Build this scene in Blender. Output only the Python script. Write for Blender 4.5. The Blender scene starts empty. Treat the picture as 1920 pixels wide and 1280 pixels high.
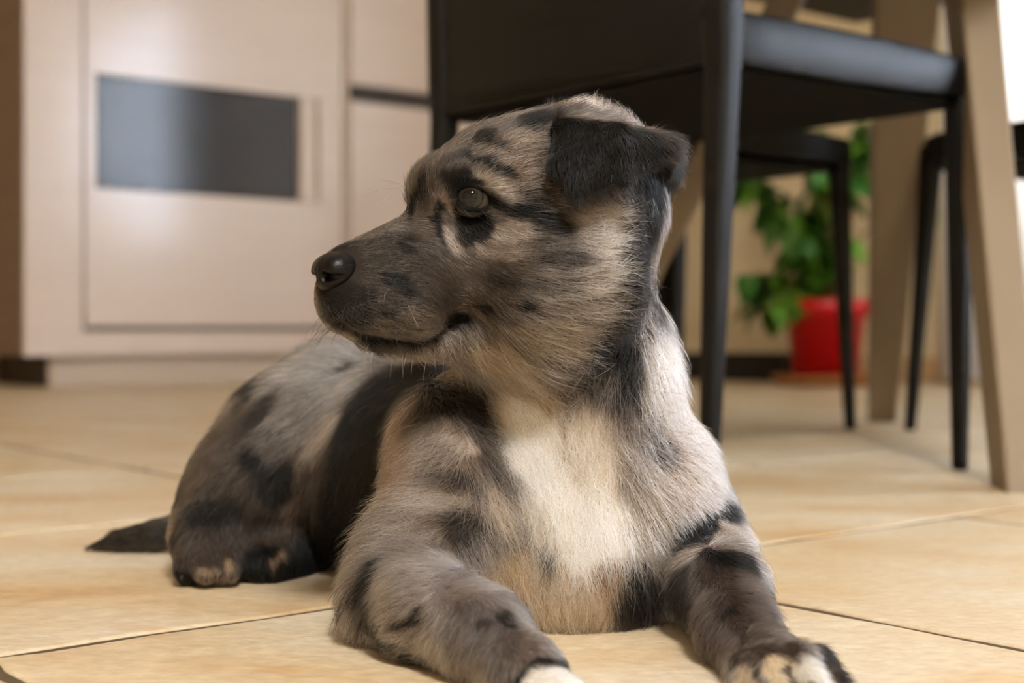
import bpy, bmesh, math, random
import numpy as np
from mathutils import Vector, Matrix
from mathutils.bvhtree import BVHTree

random.seed(7)
rng = np.random.default_rng(7)
scene = bpy.context.scene
COL = scene.collection

# ---------------------------------------------------------------- camera
FPX, HOR, CAMH = 2650.0, 617.0, 0.157      # focal length in pixels of 1920, horizon row, lens height
cam_data = bpy.data.cameras.new('camera')
cam_data.sensor_width = 36.0
cam_data.lens = FPX / 1920.0 * 36.0
cam_data.shift_y = -(640.0 - HOR) / 1920.0
cam_data.clip_start = 0.02
cam_data.dof.use_dof = True
cam_data.dof.focus_distance = 0.712
cam_data.dof.aperture_fstop = 6.0
cam = bpy.data.objects.new('camera', cam_data)
cam.location = (0, 0, CAMH)
cam.rotation_euler = (math.pi / 2, 0, 0)
COL.objects.link(cam)
scene.camera = cam

# room axes: u runs along the cabinet front, v runs along the window wall
TH = math.atan2(0.633, 0.774)
CU, SU = math.cos(TH), math.sin(TH)
def W(u, v, z=0.0):
    return Vector((CU * u - SU * v, SU * u + CU * v, z))

# ---------------------------------------------------------------- world, lights, exposure
world = bpy.data.worlds.new('world')
scene.world = world
world.use_nodes = True
wn = world.node_tree.nodes
wn['Background'].inputs[0].default_value = (0.75, 0.85, 1.0, 1)
wn['Background'].inputs[1].default_value = 1.0

def area_light(name, loc, target, sx, sy, power, color):
    ld = bpy.data.lights.new(name, 'AREA')
    ld.shape = 'RECTANGLE'; ld.size = sx; ld.size_y = sy
    ld.energy = power; ld.color = color
    o = bpy.data.objects.new(name, ld)
    o.location = loc
    o.rotation_euler = (Vector(target) - Vector(loc)).to_track_quat('-Z', 'Z').to_euler()
    COL.objects.link(o)
    return o
# daylight standing outside the two windows of the right wall
area_light('window_daylight', W(3.86, 1.45, 1.15), W(0, 1.45, 1.15), 1.5, 1.9, 60, (0.88, 0.93, 1.0))
area_light('window_daylight', W(3.86, -0.85, 1.45), W(0, -0.85, 1.2), 1.5, 1.6, 125, (0.72, 0.83, 1.0))
# the warm ceiling lamp that carries the room at night
CEIL = 2.6
LAMP = Vector((0.45, -1.45, CEIL))
area_light('lamp_light', LAMP - Vector((0, 0, 0.10)), LAMP - Vector((0, 0, 2)), 0.55, 0.55, 90, (1.0, 0.965, 0.92))

scene.view_settings.view_transform = 'Standard'
scene.view_settings.look = 'None'
scene.view_settings.exposure = 0.85
scene.view_settings.gamma = 1.0
scene.view_settings.use_curve_mapping = False

# ---------------------------------------------------------------- helpers
def srgb(r, g, b):
    f = lambda c: (c / 12.92 if c <= 0.04045 else ((c + 0.055) / 1.055) ** 2.4)
    return (f(r / 255), f(g / 255), f(b / 255))

def mat(name, col, rough=0.5, spec=0.5, coat=0.0, noise=None, bump=None, metallic=0.0, sheen=0.0):
    """col linear rgb; noise=(scale, colour2, detail, stretch) mixes a second colour in; bump=(scale, strength, distance)"""
    m = bpy.data.materials.new(name)
    m.use_nodes = True
    nt = m.node_tree; n = nt.nodes; l = nt.links
    b = n['Principled BSDF']
    b.inputs['Base Color'].default_value = (*col, 1)
    b.inputs['Roughness'].default_value = rough
    b.inputs['Specular IOR Level'].default_value = spec
    b.inputs['Metallic'].default_value = metallic
    b.inputs['Coat Weight'].default_value = coat
    b.inputs['Coat Roughness'].default_value = 0.12
    b.inputs['Sheen Weight'].default_value = sheen
    if noise or bump:
        tc = n.new('ShaderNodeTexCoord')
    if noise:
        sc, c2, det, st = noise
        mp = n.new('ShaderNodeMapping'); mp.inputs['Scale'].default_value = st
        tx = n.new('ShaderNodeTexNoise'); tx.inputs['Scale'].default_value = sc; tx.inputs['Detail'].default_value = det
        rp = n.new('ShaderNodeValToRGB'); rp.color_ramp.elements[0].position = 0.35; rp.color_ramp.elements[1].position = 0.68
        rp.color_ramp.elements[0].color = (*col, 1); rp.color_ramp.elements[1].color = (*c2, 1)
        l.new(tc.outputs['Object'], mp.inputs['Vector']); l.new(mp.outputs['Vector'], tx.inputs['Vector'])
        l.new(tx.outputs['Fac'], rp.inputs['Fac']); l.new(rp.outputs['Color'], b.inputs['Base Color'])
    if bump:
        t2 = n.new('ShaderNodeTexNoise'); t2.inputs['Scale'].default_value = bump[0]; t2.inputs['Detail'].default_value = 6
        bp = n.new('ShaderNodeBump'); bp.inputs['Strength'].default_value = bump[1]; bp.inputs['Distance'].default_value = bump[2]
        l.new(tc.outputs['Object'], t2.inputs['Vector']); l.new(t2.outputs['Fac'], bp.inputs['Height'])
        l.new(bp.outputs['Normal'], b.inputs['Normal'])
    return m

def link(name, me, m=None, parent=None, smooth=False):
    o = bpy.data.objects.new(name, me)
    COL.objects.link(o)
    if m is not None and not me.materials:
        me.materials.append(m)
    if smooth:
        me.polygons.foreach_set('use_smooth', [True] * len(me.polygons))
    if parent is not None:
        o.parent = parent
    return o

def from_bm(name, bm, m=None, parent=None, smooth=False, sharp=0):
    me = bpy.data.meshes.new(name)
    bmesh.ops.recalc_face_normals(bm, faces=bm.faces)
    bm.to_mesh(me); bm.free()
    o = link(name, me, m, parent, smooth)
    if sharp: me.set_sharp_from_angle(angle=math.radians(sharp))
    return o

def empty(name, loc=(0, 0, 0), rz=0.0):
    o = bpy.data.objects.new(name, None)
    o.empty_display_size = 0.1
    o.location = loc; o.rotation_euler = (0, 0, rz)
    COL.objects.link(o)
    return o

def tag(o, label=None, cat=None, group=None, kind=None):
    if label: o['label'] = label
    if cat: o['category'] = cat
    if group: o['group'] = group
    if kind: o['kind'] = kind
    return o

def add_box(bm, lo, hi, bev=0.0, seg=2):
    r = bmesh.ops.create_cube(bm, size=1.0)
    vs = r['verts']
    lo, hi = Vector(lo), Vector(hi)
    for v in vs:
        v.co = Vector((lo[i] + (v.co[i] + 0.5) * (hi[i] - lo[i]) for i in range(3)))
    if bev > 0:
        es = list({e for v in vs for e in v.link_edges})
        bmesh.ops.bevel(bm, geom=es, offset=bev, segments=seg, affect='EDGES', profile=0.5)

def box(name, lo, hi, m, parent=None, bev=0.0, seg=2, smooth=False):
    bm = bmesh.new(); add_box(bm, lo, hi, bev, seg)
    return from_bm(name, bm, m, parent, smooth)

def loft(bm, rings, cap=True):
    """rings: list of lists of points, same length"""
    R = [[bm.verts.new(p) for p in r] for r in rings]
    n = len(R[0])
    for a, b in zip(R[:-1], R[1:]):
        for i in range(n):
            bm.faces.new((a[i], a[(i + 1) % n], b[(i + 1) % n], b[i]))
    if cap:
        bm.faces.new(R[0][::-1]); bm.faces.new(R[-1])

def rsq(cx, cy, z, hx, hy, r, k=3):
    """rounded rectangle ring"""
    pts = []
    r = min(r, hx * 0.98, hy * 0.98)
    for sx, sy, a0 in ((1, 1, 0), (-1, 1, 90), (-1, -1, 180), (1, -1, 270)):
        for i in range(k + 1):
            a = math.radians(a0 + 90 * i / k)
            pts.append((cx + sx * (hx - r) + r * math.cos(a), cy + sy * (hy - r) + r * math.sin(a), z))
    return pts

def lathe(bm, prof, seg=32, cap_bottom=True):
    rings = [[(r * math.cos(2 * math.pi * i / seg), r * math.sin(2 * math.pi * i / seg), z) for i in range(seg)] for r, z in prof]
    loft(bm, rings, cap=True)

def tube(bm, pts, rad, seg=8):
    pts = [Vector(p) for p in pts]
    rings = []
    for i, p in enumerate(pts):
        t = (pts[min(i + 1, len(pts) - 1)] - pts[max(i - 1, 0)]).normalized()
        a = t.orthogonal().normalized(); b = t.cross(a)
        if rings and i:
            a0 = last_a - t * last_a.dot(t); a = a0.normalized(); b = t.cross(a)
        last_a = a
        r = rad[i] if isinstance(rad, (list, tuple)) else rad
        rings.append([p + a * (r * math.cos(2 * math.pi * k / seg)) + b * (r * math.sin(2 * math.pi * k / seg)) for k in range(seg)])
    loft(bm, rings)

# ---------------------------------------------------------------- materials of the place
M = {}
M['wall'] = mat('cream plaster', srgb(232, 214, 178), 0.85, 0.2, bump=(60, 0.08, 0.004))
M['ceiling'] = mat('ceiling white', srgb(240, 236, 228), 0.9, 0.2)
M['grout'] = mat('grout', srgb(92, 78, 62), 0.9, 0.1, bump=(220, 0.3, 0.002))
M['cab'] = mat('glossy pinkish laminate', srgb(226, 210, 202), 0.2, 0.5, coat=0.2, noise=(2.0, srgb(223, 207, 199), 2, (1, 1, 8)))
M['cab_side'] = mat('brown shaded-side laminate', srgb(122, 94, 78), 0.4, 0.4, noise=(4.0, srgb(108, 82, 68), 4, (1, 1, 14)))  # the side's shade is put into this brown
M['cab_gap'] = mat('gap shade board', srgb(58, 52, 48), 0.4, 0.4)  # dark colour stands for the shade in door and drawer gaps
M['cab_glass'] = mat('smoked glass', srgb(46, 41, 38), 0.14, 0.3)
M['plinth'] = mat('plinth laminate', srgb(205, 188, 172), 0.4, 0.4)
M['plinth_shade'] = mat('shaded plinth', srgb(44, 34, 28), 0.5, 0.3)  # same plinth with the shade of its ends in the colour
M['leather'] = mat('black leather', srgb(15, 15, 16), 0.48, 0.24, bump=(240, 0.12, 0.002))
M['under'] = mat('black underside shade', srgb(12, 11, 11), 0.9, 0.1)  # near-black sheet that paints the shade under the seats
M['table'] = mat('greige wood', srgb(146, 130, 108), 0.5, 0.3, noise=(6.0, srgb(130, 114, 93), 5, (1, 1, 0.15)))
M['table_under'] = mat('dark table underside', srgb(34, 30, 28), 0.5, 0.3)
M['pot'] = mat('red plastic pot', srgb(196, 6, 18), 0.35, 0.5)
M['saucer'] = mat('terracotta', srgb(176, 122, 76), 0.8, 0.2, noise=(30, srgb(160, 104, 62), 4, (1, 1, 1)))
M['soil'] = mat('soil', srgb(52, 38, 28), 0.95, 0.1, bump=(120, 0.8, 0.01))
M['stem'] = mat('plant stem', srgb(122, 104, 52), 0.6, 0.3)
M['leaf'] = mat('green leaf', srgb(98, 152, 44), 0.4, 0.4, noise=(14, srgb(138, 178, 66), 3, (1, 1, 1)))
M['leaf2'] = mat('dark green leaf', srgb(66, 126, 52), 0.4, 0.4, noise=(14, srgb(96, 150, 60), 3, (1, 1, 1)))
M['blackbox'] = mat('black plastic', srgb(26, 23, 22), 0.5, 0.4)
M['curtain'] = mat('white curtain', srgb(245, 243, 240), 0.8, 0.2)
_b = M['curtain'].node_tree.nodes['Principled BSDF']
_nt = M['curtain'].node_tree
_tr = _nt.nodes.new('ShaderNodeBsdfTranslucent'); _tr.inputs[0].default_value = (*srgb(245, 242, 238), 1)
_mx = _nt.nodes.new('ShaderNodeMixShader'); _mx.inputs[0].default_value = 0.5
_nt.links.new(_b.outputs[0], _mx.inputs[1]); _nt.links.new(_tr.outputs[0], _mx.inputs[2])
_nt.links.new(_mx.outputs[0], _nt.nodes['Material Output'].inputs[0])
M['white'] = mat('white paint', srgb(240, 236, 230), 0.4, 0.4)
M['oak'] = mat('oak wood', srgb(196, 142, 84), 0.5, 0.4, noise=(5, srgb(176, 120, 66), 5, (1, 1, 0.2)))
_g = bpy.data.materials.new('clear glass'); _g.use_nodes = True
_gb = _g.node_tree.nodes['Principled BSDF']; _gb.inputs['Transmission Weight'].default_value = 1; _gb.inputs['Roughness'].default_value = 0.0; _gb.inputs['IOR'].default_value = 1.05
M['glass'] = _g
_e = bpy.data.materials.new('lamp diffuser'); _e.use_nodes = True
_eb = _e.node_tree.nodes['Principled BSDF']; _eb.inputs['Emission Color'].default_value = (1, 0.82, 0.62, 1); _eb.inputs['Emission Strength'].default_value = 4
M['diffuser'] = _e

# rustic stone-look floor tile: cream with ochre clouds, per-tile shift, fine grain relief
def tile_material():
    m = bpy.data.materials.new('cream stone tile'); m.use_nodes = True
    nt = m.node_tree; n = nt.nodes; l = nt.links
    b = n['Principled BSDF']; b.inputs['Roughness'].default_value = 0.42; b.inputs['Specular IOR Level'].default_value = 0.4
    geo = n.new('ShaderNodeNewGeometry'); oi = n.new('ShaderNodeObjectInfo')
    off = n.new('ShaderNodeVectorMath'); off.operation = 'SCALE'; off.inputs['Scale'].default_value = 9.0
    cmb = n.new('ShaderNodeCombineXYZ')
    l.new(oi.outputs['Random'], cmb.inputs[0]); l.new(oi.outputs['Random'], cmb.inputs[2]); l.new(cmb.outputs[0], off.inputs[0])
    add = n.new('ShaderNodeVectorMath'); add.operation = 'ADD'
    l.new(geo.outputs['Position'], add.inputs[0]); l.new(off.outputs[0], add.inputs[1])
    mp = n.new('ShaderNodeMapping'); mp.inputs['Rotation'].default_value = (0, 0, -TH); mp.inputs['Scale'].default_value = (1.0, 1.9, 1)
    l.new(add.outputs[0], mp.inputs['Vector'])
    t1 = n.new('ShaderNodeTexNoise'); t1.inputs['Scale'].default_value = 5.0; t1.inputs['Detail'].default_value = 5; t1.inputs['Roughness'].default_value = 0.55
    t2 = n.new('ShaderNodeTexNoise'); t2.inputs['Scale'].default_value = 90.0; t2.inputs['Detail'].default_value = 6; t2.inputs['Roughness'].default_value = 0.7
    t3 = n.new('ShaderNodeTexNoise'); t3.inputs['Scale'].default_value = 16.0; t3.inputs['Detail'].default_value = 4
    for t in (t1, t2, t3): l.new(mp.outputs[0], t.inputs['Vector'])
    r1 = n.new('ShaderNodeValToRGB')
    e = r1.color_ramp.elements
    e[0].position = 0.30; e[0].color = (*srgb(196, 164, 122), 1)
    e[1].position = 0.66; e[1].color = (*srgb(214, 202, 182), 1)
    k = e.new(0.48); k.color = (*srgb(207, 188, 158), 1)
    l.new(t1.outputs['Fac'], r1.inputs['Fac'])
    r2 = n.new('ShaderNodeValToRGB'); r2.color_ramp.elements[0].position = 0.32; r2.color_ramp.elements[1].position = 0.7
    r2.color_ramp.elements[0].color = (0.80, 0.74, 0.64, 1); r2.color_ramp.elements[1].color = (1.12, 1.12, 1.10, 1)
    l.new(t2.outputs['Fac'], r2.inputs['Fac'])
    mu = n.new('ShaderNodeMix'); mu.data_type = 'RGBA'; mu.blend_type = 'MULTIPLY'; mu.inputs['Factor'].default_value = 0.95
    l.new(r1.outputs[0], mu.inputs['A']); l.new(r2.outputs[0], mu.inputs['B'])
    r3 = n.new('ShaderNodeValToRGB'); r3.color_ramp.elements[0].position = 0.60; r3.color_ramp.elements[1].position = 0.78
    r3.color_ramp.elements[0].color = (0, 0, 0, 1); r3.color_ramp.elements[1].color = (0.55, 0.55, 0.55, 1)
    l.new(t3.outputs['Fac'], r3.inputs['Fac'])
    m2 = n.new('ShaderNodeMix'); m2.data_type = 'RGBA'; m2.inputs['B'].default_value = (*srgb(198, 148, 88), 1)
    l.new(r3.outputs[0], m2.inputs['Factor']); l.new(mu.outputs['Result'], m2.inputs['A'])
    l.new(m2.outputs['Result'], b.inputs['Base Color'])
    bp = n.new('ShaderNodeBump'); bp.inputs['Strength'].default_value = 0.35; bp.inputs['Distance'].default_value = 0.0012
    l.new(t2.outputs['Fac'], bp.inputs['Height']); l.new(bp.outputs[0], b.inputs['Normal'])
    rr = n.new('ShaderNodeMapRange'); rr.inputs['To Min'].default_value = 0.34; rr.inputs['To Max'].default_value = 0.58
    l.new(t2.outputs['Fac'], rr.inputs['Value']); l.new(rr.outputs[0], b.inputs['Roughness'])
    return m
M['tile'] = tile_material()
# ---------------------------------------------------------------- the room shell (local x = u, y = v)
U0, U1, V0, V1 = -3.0, 3.6, -3.4, 4.15
def room(o):
    o.rotation_euler = (0, 0, TH); return o
def struct(name, lo, hi, m, bev=0.0):
    o = box(name, lo, hi, m, None, bev); room(o); tag(o, kind='structure'); return o

floor = struct('floor', (U0 - .1, V0 - .1, -0.08), (U1 + .4, V1 + .1, -0.0016), M['grout'])
struct('ceiling', (U0 - .1, V0 - .1, CEIL), (U1 + .1, V1 + .1, CEIL + .1), M['ceiling'])
struct('wall_back', (U0 - .1, V1, 0), (U1 + .1, V1 + .1, CEIL), M['wall'])
struct('wall_left', (U0 - .1, V0, 0), (U0, V1, CEIL), M['wall'])
struct('wall_front', (U0 - .1, V0 - .1, 0), (U1 + .1, V0, CEIL), M['wall'])
# right wall with a glazed door opening (v .72..2.22) and a window (v -1.6..-.1)
def right_wall():
    bm = bmesh.new()
    T = 0.2
    for lo, hi in (((U1, 2.22, 0), (U1 + T, V1 + .1, CEIL)), ((U1, 0.72, 2.12), (U1 + T, 2.22, CEIL)),
                   ((U1, -0.1, 0), (U1 + T, 0.72, CEIL)), ((U1, -1.6, 0), (U1 + T, -0.1, 0.62)),
                   ((U1, -1.6, 2.12), (U1 + T, -0.1, CEIL)), ((U1, V0, 0), (U1 + T, -1.6, CEIL))):
        add_box(bm, lo, hi)
    o = from_bm('wall_right', bm, M['wall']); room(o); tag(o, kind='structure')
right_wall()
def glazing(name, v0, v1, z0, z1):
    bm = bmesh.new(); w = 0.06; x0, x1 = U1 + .08, U1 + .14
    add_box(bm, (x0, v0, z0), (x1, v0 + w, z1), .006); add_box(bm, (x0, v1 - w, z0), (x1, v1, z1), .006)
    add_box(bm, (x0, v0 + w, z0), (x1, v1 - w, z0 + w), .006); add_box(bm, (x0, v0 + w, z1 - w), (x1, v1 - w, z1), .006)
    vm = (v0 + v1) / 2
    add_box(bm, (x0, vm - w / 2, z0 + w), (x1, vm + w / 2, z1 - w), .006)
    o = from_bm(name, bm, M['white']); room(o); tag(o, kind='structure')
    for a, b in ((v0 + w, vm - w / 2), (vm + w / 2, v1 - w)):
        box('pane', (U1 + .108, a, z0 + w), (U1 + .112, b, z1 - w), M['glass'], o)
glazing('door_1', 0.72, 2.22, 0.0, 2.12)
glazing('window_1', -1.6, -0.1, 0.62, 2.12)
struct('baseboard_right', (U1 - .014, 2.26, 0), (U1, V1, 0.075), mat('skirting', srgb(205, 172, 128), 0.5, 0.4), .003)
struct('baseboard_back', (U0, V1 - .014, 0), (U1, V1, 0.075), mat('skirting', srgb(205, 172, 128), 0.5, 0.4), .003)

# floor tiles, each its own piece with a broken, uneven rim
def make_tile(u0, u1, v0, v1, near):
    g = 0.0042
    rad = 0.0022
    n = 14 if near else 2
    j = 0.0014 if near else 0.0
    pts = []
    def side(a, b, nx, ny):
        ph = random.random() * 6; L = math.dist(a, b)
        for i in range(n):
            t = i / n
            w = j * (math.sin(t * L * 40 + ph) * 0.7 + random.uniform(-0.7, 0.7)) if 0 < i else j
            pts.append((a[0] + (b[0] - a[0]) * t + nx * (g + w), a[1] + (b[1] - a[1]) * t + ny * (g + w)))
    side((u0, v0), (u1, v0), 0, 1); side((u1, v0), (u1, v1), -1, 0)
    side((u1, v1), (u0, v1), 0, -1); side((u0, v1), (u0, v0), 1, 0)
    # corners are rounded off
    c = Vector(((u0 + u1) / 2, (v0 + v1) / 2))
    P2 = []
    m = len(pts)
    for i, p in enumerate(pts):
        p = Vector(p)
        if i % n == 0:
            d = (c - p).normalized(); p = p + d * 0.004
        P2.append(p)
    bm = bmesh.new()
    def ring(inset, z):
        r = []
        for p in P2:
            d = c - p
            sx = math.copysign(1, d.x) if abs(abs(p.x - c.x) - (u1 - u0) / 2) < 0.012 else 0
            sy = math.copysign(1, d.y) if abs(abs(p.y - c.y) - (v1 - v0) / 2) < 0.012 else 0
            r.append((p.x + sx * inset, p.y + sy * inset, z))
        return r
    rings = [ring(0, -0.007), ring(0, -0.0012), ring(rad * 0.35, -0.0004), ring(rad, 0.0)] if near else [ring(0, -0.007), ring(0, -0.0010), ring(0.002, 0.0)]
    loft(bm, rings)
    o = from_bm('tile', bm, M['tile'], floor)
    return o
rows = []
v = 0.683
us_below = [0.228, 0.638, 1.035]
k = 0
for r in range(-8, 9):
    v0 = 0.683 + 0.405 * r
    v1 = v0 + 0.405
    if v0 < -1.0 or v0 > V1: continue
    v1 = min(v1, V1)
    if r >= 0: step, anchor = 0.575, 0.675 + 0.004 * r
    elif r == -1: step, anchor = 0.405, 0.634
    elif r % 2 == 0: step, anchor = 0.575, 0.672 + 0.2 * r
    else: step, anchor = 0.405, 0.634 + 0.1 * r
    u = anchor - step * 12
    while u < U1:
        a, b = max(u, -1.2), min(u + step, U1)
        if b - a > 0.06 and b > -1.2 and (b + 0.9) > -0.8:
            c = W((a + b) / 2, (v0 + v1) / 2)
            near = -0.2 < c.y < 1.9 and abs(c.x) < 0.36 * c.y + 0.45
            if c.y > -0.9:
                make_tile(a, b, v0, v1, near)
        u += step

# curtain in front of the glazed door, hung from a rail
def curtain(name, label, v0, v1, amp, nf):
    bm = bmesh.new()
    N = 120; rows = [0.015, 0.7, 1.4, 2.2]
    grid = []
    for z in rows:
        row = []
        for i in range(N + 1):
            t = i / N
            f = amp * (0.7 + 0.3 * z / 2.2) * (math.sin(t * nf * 2 * math.pi) + 0.35 * math.sin(t * nf * 4.7 + z))
            row.append(bm.verts.new((U1 - 0.075 + f, v0 + (v1 - v0) * t, z)))
        grid.append(row)
    for a, b in zip(grid[:-1], grid[1:]):
        for i in range(N):
            bm.faces.new((a[i], a[i + 1], b[i + 1], b[i]))
    o = from_bm(name, bm, M['curtain'], None, True); room(o)
    sol = o.modifiers.new('thickness', 'SOLIDIFY'); sol.thickness = 0.0015
    tag(o, label, 'curtain')
curtain('curtain', 'white floor-length curtain drawn across the glazed door behind the table', 0.62, 2.36, 0.022, 16)
def rail():
    t = empty('curtain_rail', W(U1, 1.5, 2.23), TH)
    bm = bmesh.new(); tube(bm, [(-0.075, -1.0, 0), (-0.075, 1.0, 0)], 0.011, 12); from_bm('rod', bm, M['white'], t, True)
    for s in (-0.9, 0.9):
        bm = bmesh.new(); tube(bm, [(0, s, 0), (-0.075, s, 0)], 0.008, 8); from_bm('bracket', bm, M['white'], t, True)
    tag(t, 'white curtain rail fixed on brackets above the glazed door', 'curtain rail')
rail()
def lamp():
    t = empty('ceiling_lamp', LAMP)
    bm = bmesh.new(); lathe(bm, [(0.30, 0), (0.36, -0.01), (0.37, -0.045), (0.355, -0.06), (0.34, -0.05)], 40); from_bm('frame', bm, M['white'], t, True)
    bm = bmesh.new(); lathe(bm, [(0.335, -0.05), (0.33, -0.065), (0.28, -0.075), (0.10, -0.08), (0.01, -0.08)], 40); from_bm('diffuser', bm, M['diffuser'], t, True)
    tag(t, 'round white flush ceiling lamp glowing warm above the floor', 'ceiling lamp')
lamp()
# ---------------------------------------------------------------- cabinet (local frame = room frame)
def cabinet():
    F = 3.69                       # front face
    uL, uR = 1.36, 3.28
    t = empty('cabinet', W(uL, F, 0), TH)
    def B(name, lo, hi, m, parent=None, bev=0.002):
        lo = (lo[0] - uL, lo[1] - F, lo[2]); hi = (hi[0] - uL, hi[1] - F, hi[2])
        return box(name, lo, hi, m, parent or t, bev)
    ZT = 1.62
    B('body', (uL + .02, F + .03, .085), (uR - .02, V1 - .02, ZT - .02), M['cab_gap'], bev=0)
    B('side_panel', (uL, F + .004, .085), (uL + .02, V1 - .02, ZT), M['cab_side'])
    B('side_panel', (uR - .02, F + .004, .085), (uR, V1 - .02, ZT), M['cab_side'])
    B('top_panel', (uL - .005, F - .005, ZT), (uR + .005, V1 - .02, ZT + .03), M['cab'])
    B('front_stile', (uL, F, .085), (1.520, F + .03, ZT), M['cab'])
    B('bottom_rail', (1.520, F + .006, .085), (2.36, F + .03, .152), M['cab'])
    # wide door with a smoked glass inset
    d = B('door', (1.527, F, .165), (2.345, F + .022, .541), M['cab'])
    zA, zB = .541, .853
    uA, uB = 1.557, 2.19
    o = B('door_panel', (1.527, F, zB), (2.345, F + .022, ZT - .004), M['cab'], d)
    o.parent = t
    B('door_stile', (1.527, F, zA), (uA, F + .022, zB), M['cab'])
    B('door_stile', (2.262, F, zA), (2.345, F + .022, zB), M['cab'])
    B('glass_inset', (uA, F + .004, zA), (uB, F + .02, zB), M['cab_glass'])
    h = B('handle_recess', (uB, F + .012, zA), (2.262, F + .02, zB), M['plinth'])
    B('handle', (2.198, F - .004, zA + .002), (2.240, F + .012, zB - .002), M['cab'], bev=.003)
    # drawer column beyond the thin post
    B('post', (2.352, F + .004, .085), (2.372, F + .03, ZT), M['plinth'])
    for z0, z1 in ((.165, .862), (.914, ZT - .004)):
        B('drawer_front', (2.376, F, z0), (3.255, F + .022, z1), M['cab'])
    B('drawer_groove', (2.376, F + .012, .862), (3.255, F + .02, .914), M['cab_gap'])  # groove between drawers, its shade given as a dark strip
    B('bottom_rail', (2.372, F + .006, .085), (3.26, F + .03, .152), M['cab'])
    B('plinth', (uL + .085, F + .045, 0), (uR - .06, F + .06, .087), M['plinth'])
    B('plinth', (uL + .08, F + .06, 0), (uL + .10, V1 - .03, .087), M['plinth_shade'])
    B('plinth', (uR - .08, F + .06, 0), (uR - .06, V1 - .03, .087), M['plinth_shade'])
    tag(t, 'tall pinkish-white glossy cabinet with a smoked glass inset by the back wall', 'cabinet')
cabinet()

# ---------------------------------------------------------------- leather chairs (local +x = forward)
def chair(loc, rz, label, width=0.44, depth=0.39, splay=0.008, rear=None, group='black leather dining chairs'):
    t = empty('dining_chair', loc, rz)
    hx, hy = depth / 2, width / 2
    # seat: padded slab with drooping sides, lower towards the back
    bm = bmesh.new()
    rings = []
    ZT = 0.463
    for i in range(13):
        s = i / 12
        x = -hx - 0.012 + (2 * hx + 0.03) * s
        zb = 0.4085 + 0.012 * max(0, s - .4)
        zt = ZT - 0.004 * (1 - math.sin(math.pi * s)) - (0.006 if i in (0, 12) else 0)
        w = hy + 0.014 - (0.006 if i in (0, 12) else 0)
        pts = []
        k = 12
        rr = 0.014
        prof = [(-w + .001, zb), (-w, zb + .003), (-w, zt - rr * .7), (-w + rr * .3, zt - rr * .2), (-w + rr * 1.0, zt)]
        for j in range(1, 6):
            y = -w + rr * 1.3 + (2 * w - 2.6 * rr) * j / 6
            prof.append((y, zt + 0.006 * math.sin(math.pi * j / 6)))
        prof += [(-a, b) for a, b in prof[:5][::-1]]
        prof += [(w - .006, zb), (-w + .006, zb)]
        rings.append([(x, a, b) for a, b in prof])
    loft(bm, rings)
    from_bm('seat', bm, M['leather'], t, True, 40)
    bm = bmesh.new(); loft(bm, [rsq(0, 0, z, hx + .002, hy + .004, .01) for z in (.4045, .4085)]); from_bm('seat_underside', bm, M['under'], t)
    # legs: square, wrapped in leather, tapering down; the rear pair continue up as posts
    for sx in (-1, 1):
        for sy in (-1, 1):
            bm = bmesh.new()
            x, y = sx * hx, sy * hy
            bx, by = x + sx * splay, y + sy * splay
            if rear is not None: bx, by = (x - rear, y) if sx < 0 else (x, y)
            ztop = 0.44 if sx > 0 else 0.90
            R = []
            for z, h in ((0.0, .0062), (.004, .0074), (.2, .0108), (.405, .0142)):
                f = z / .405
                R.append(rsq(bx + (x - bx) * f, by + (y - by) * f, z, h, h, h * .45))
            if sx < 0:
                for z, h in ((.44, .0165), (.6, .0165), (.82, .015), (.895, .013), (.90, .010)):
                    lean = -0.16 * max(0, z - .58)
                    R.append(rsq(x + lean, y, z, h, h, h * .5))
            else:
                R.append(rsq(x, y, ztop, .0145, .0145, .007))
            loft(bm, R)
            from_bm('leg', bm, M['leather'], t, True)
    # backrest: thin curved wrapped panel between the rear posts, its hem hanging below the seat line
    bm = bmesh.new()
    R = []
    for i in range(17):
        s = i / 16
        y = -hy + 2 * hy * s
        bow = -0.012 * math.sin(math.pi * s)
        ring = []
        for z, th in ((.406, .006), (.43, .010), (.60, .011), (.86, .010), (.885, .005)):
            lean = -0.16 * max(0, z - .58)
            ring.append((-hx - th + bow + lean, y, z + 0.012 * math.sin(math.pi * s) * (z < .42)))
        for z, th in ((.885, .005), (.86, .010), (.60, .011), (.43, .010), (.406, .006)):
            lean = -0.16 * max(0, z - .58)
            ring.append((-hx + th + bow + lean, y, z + 0.012 * math.sin(math.pi * s) * (z < .42)))
        R.append(ring)
    loft(bm, R)
    from_bm('backrest', bm, M['leather'], t, True)
    tag(t, label, 'chair', group)
    return t
chair(Vector((0.2105, 1.627, 0)), TH, 'black leather dining chair right behind the puppy, turned away from the lens', rear=0.02)
chair(W(1.609, 1.585, 0), TH - math.pi / 2, 'black leather chair beyond the table, in front of the potted plant', width=0.38, splay=0.012)
chair(W(2.08, 1.089, 0), TH + math.pi / 2, 'black leather chair half hidden behind the near table leg at right', width=0.385, splay=0.022)

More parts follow.
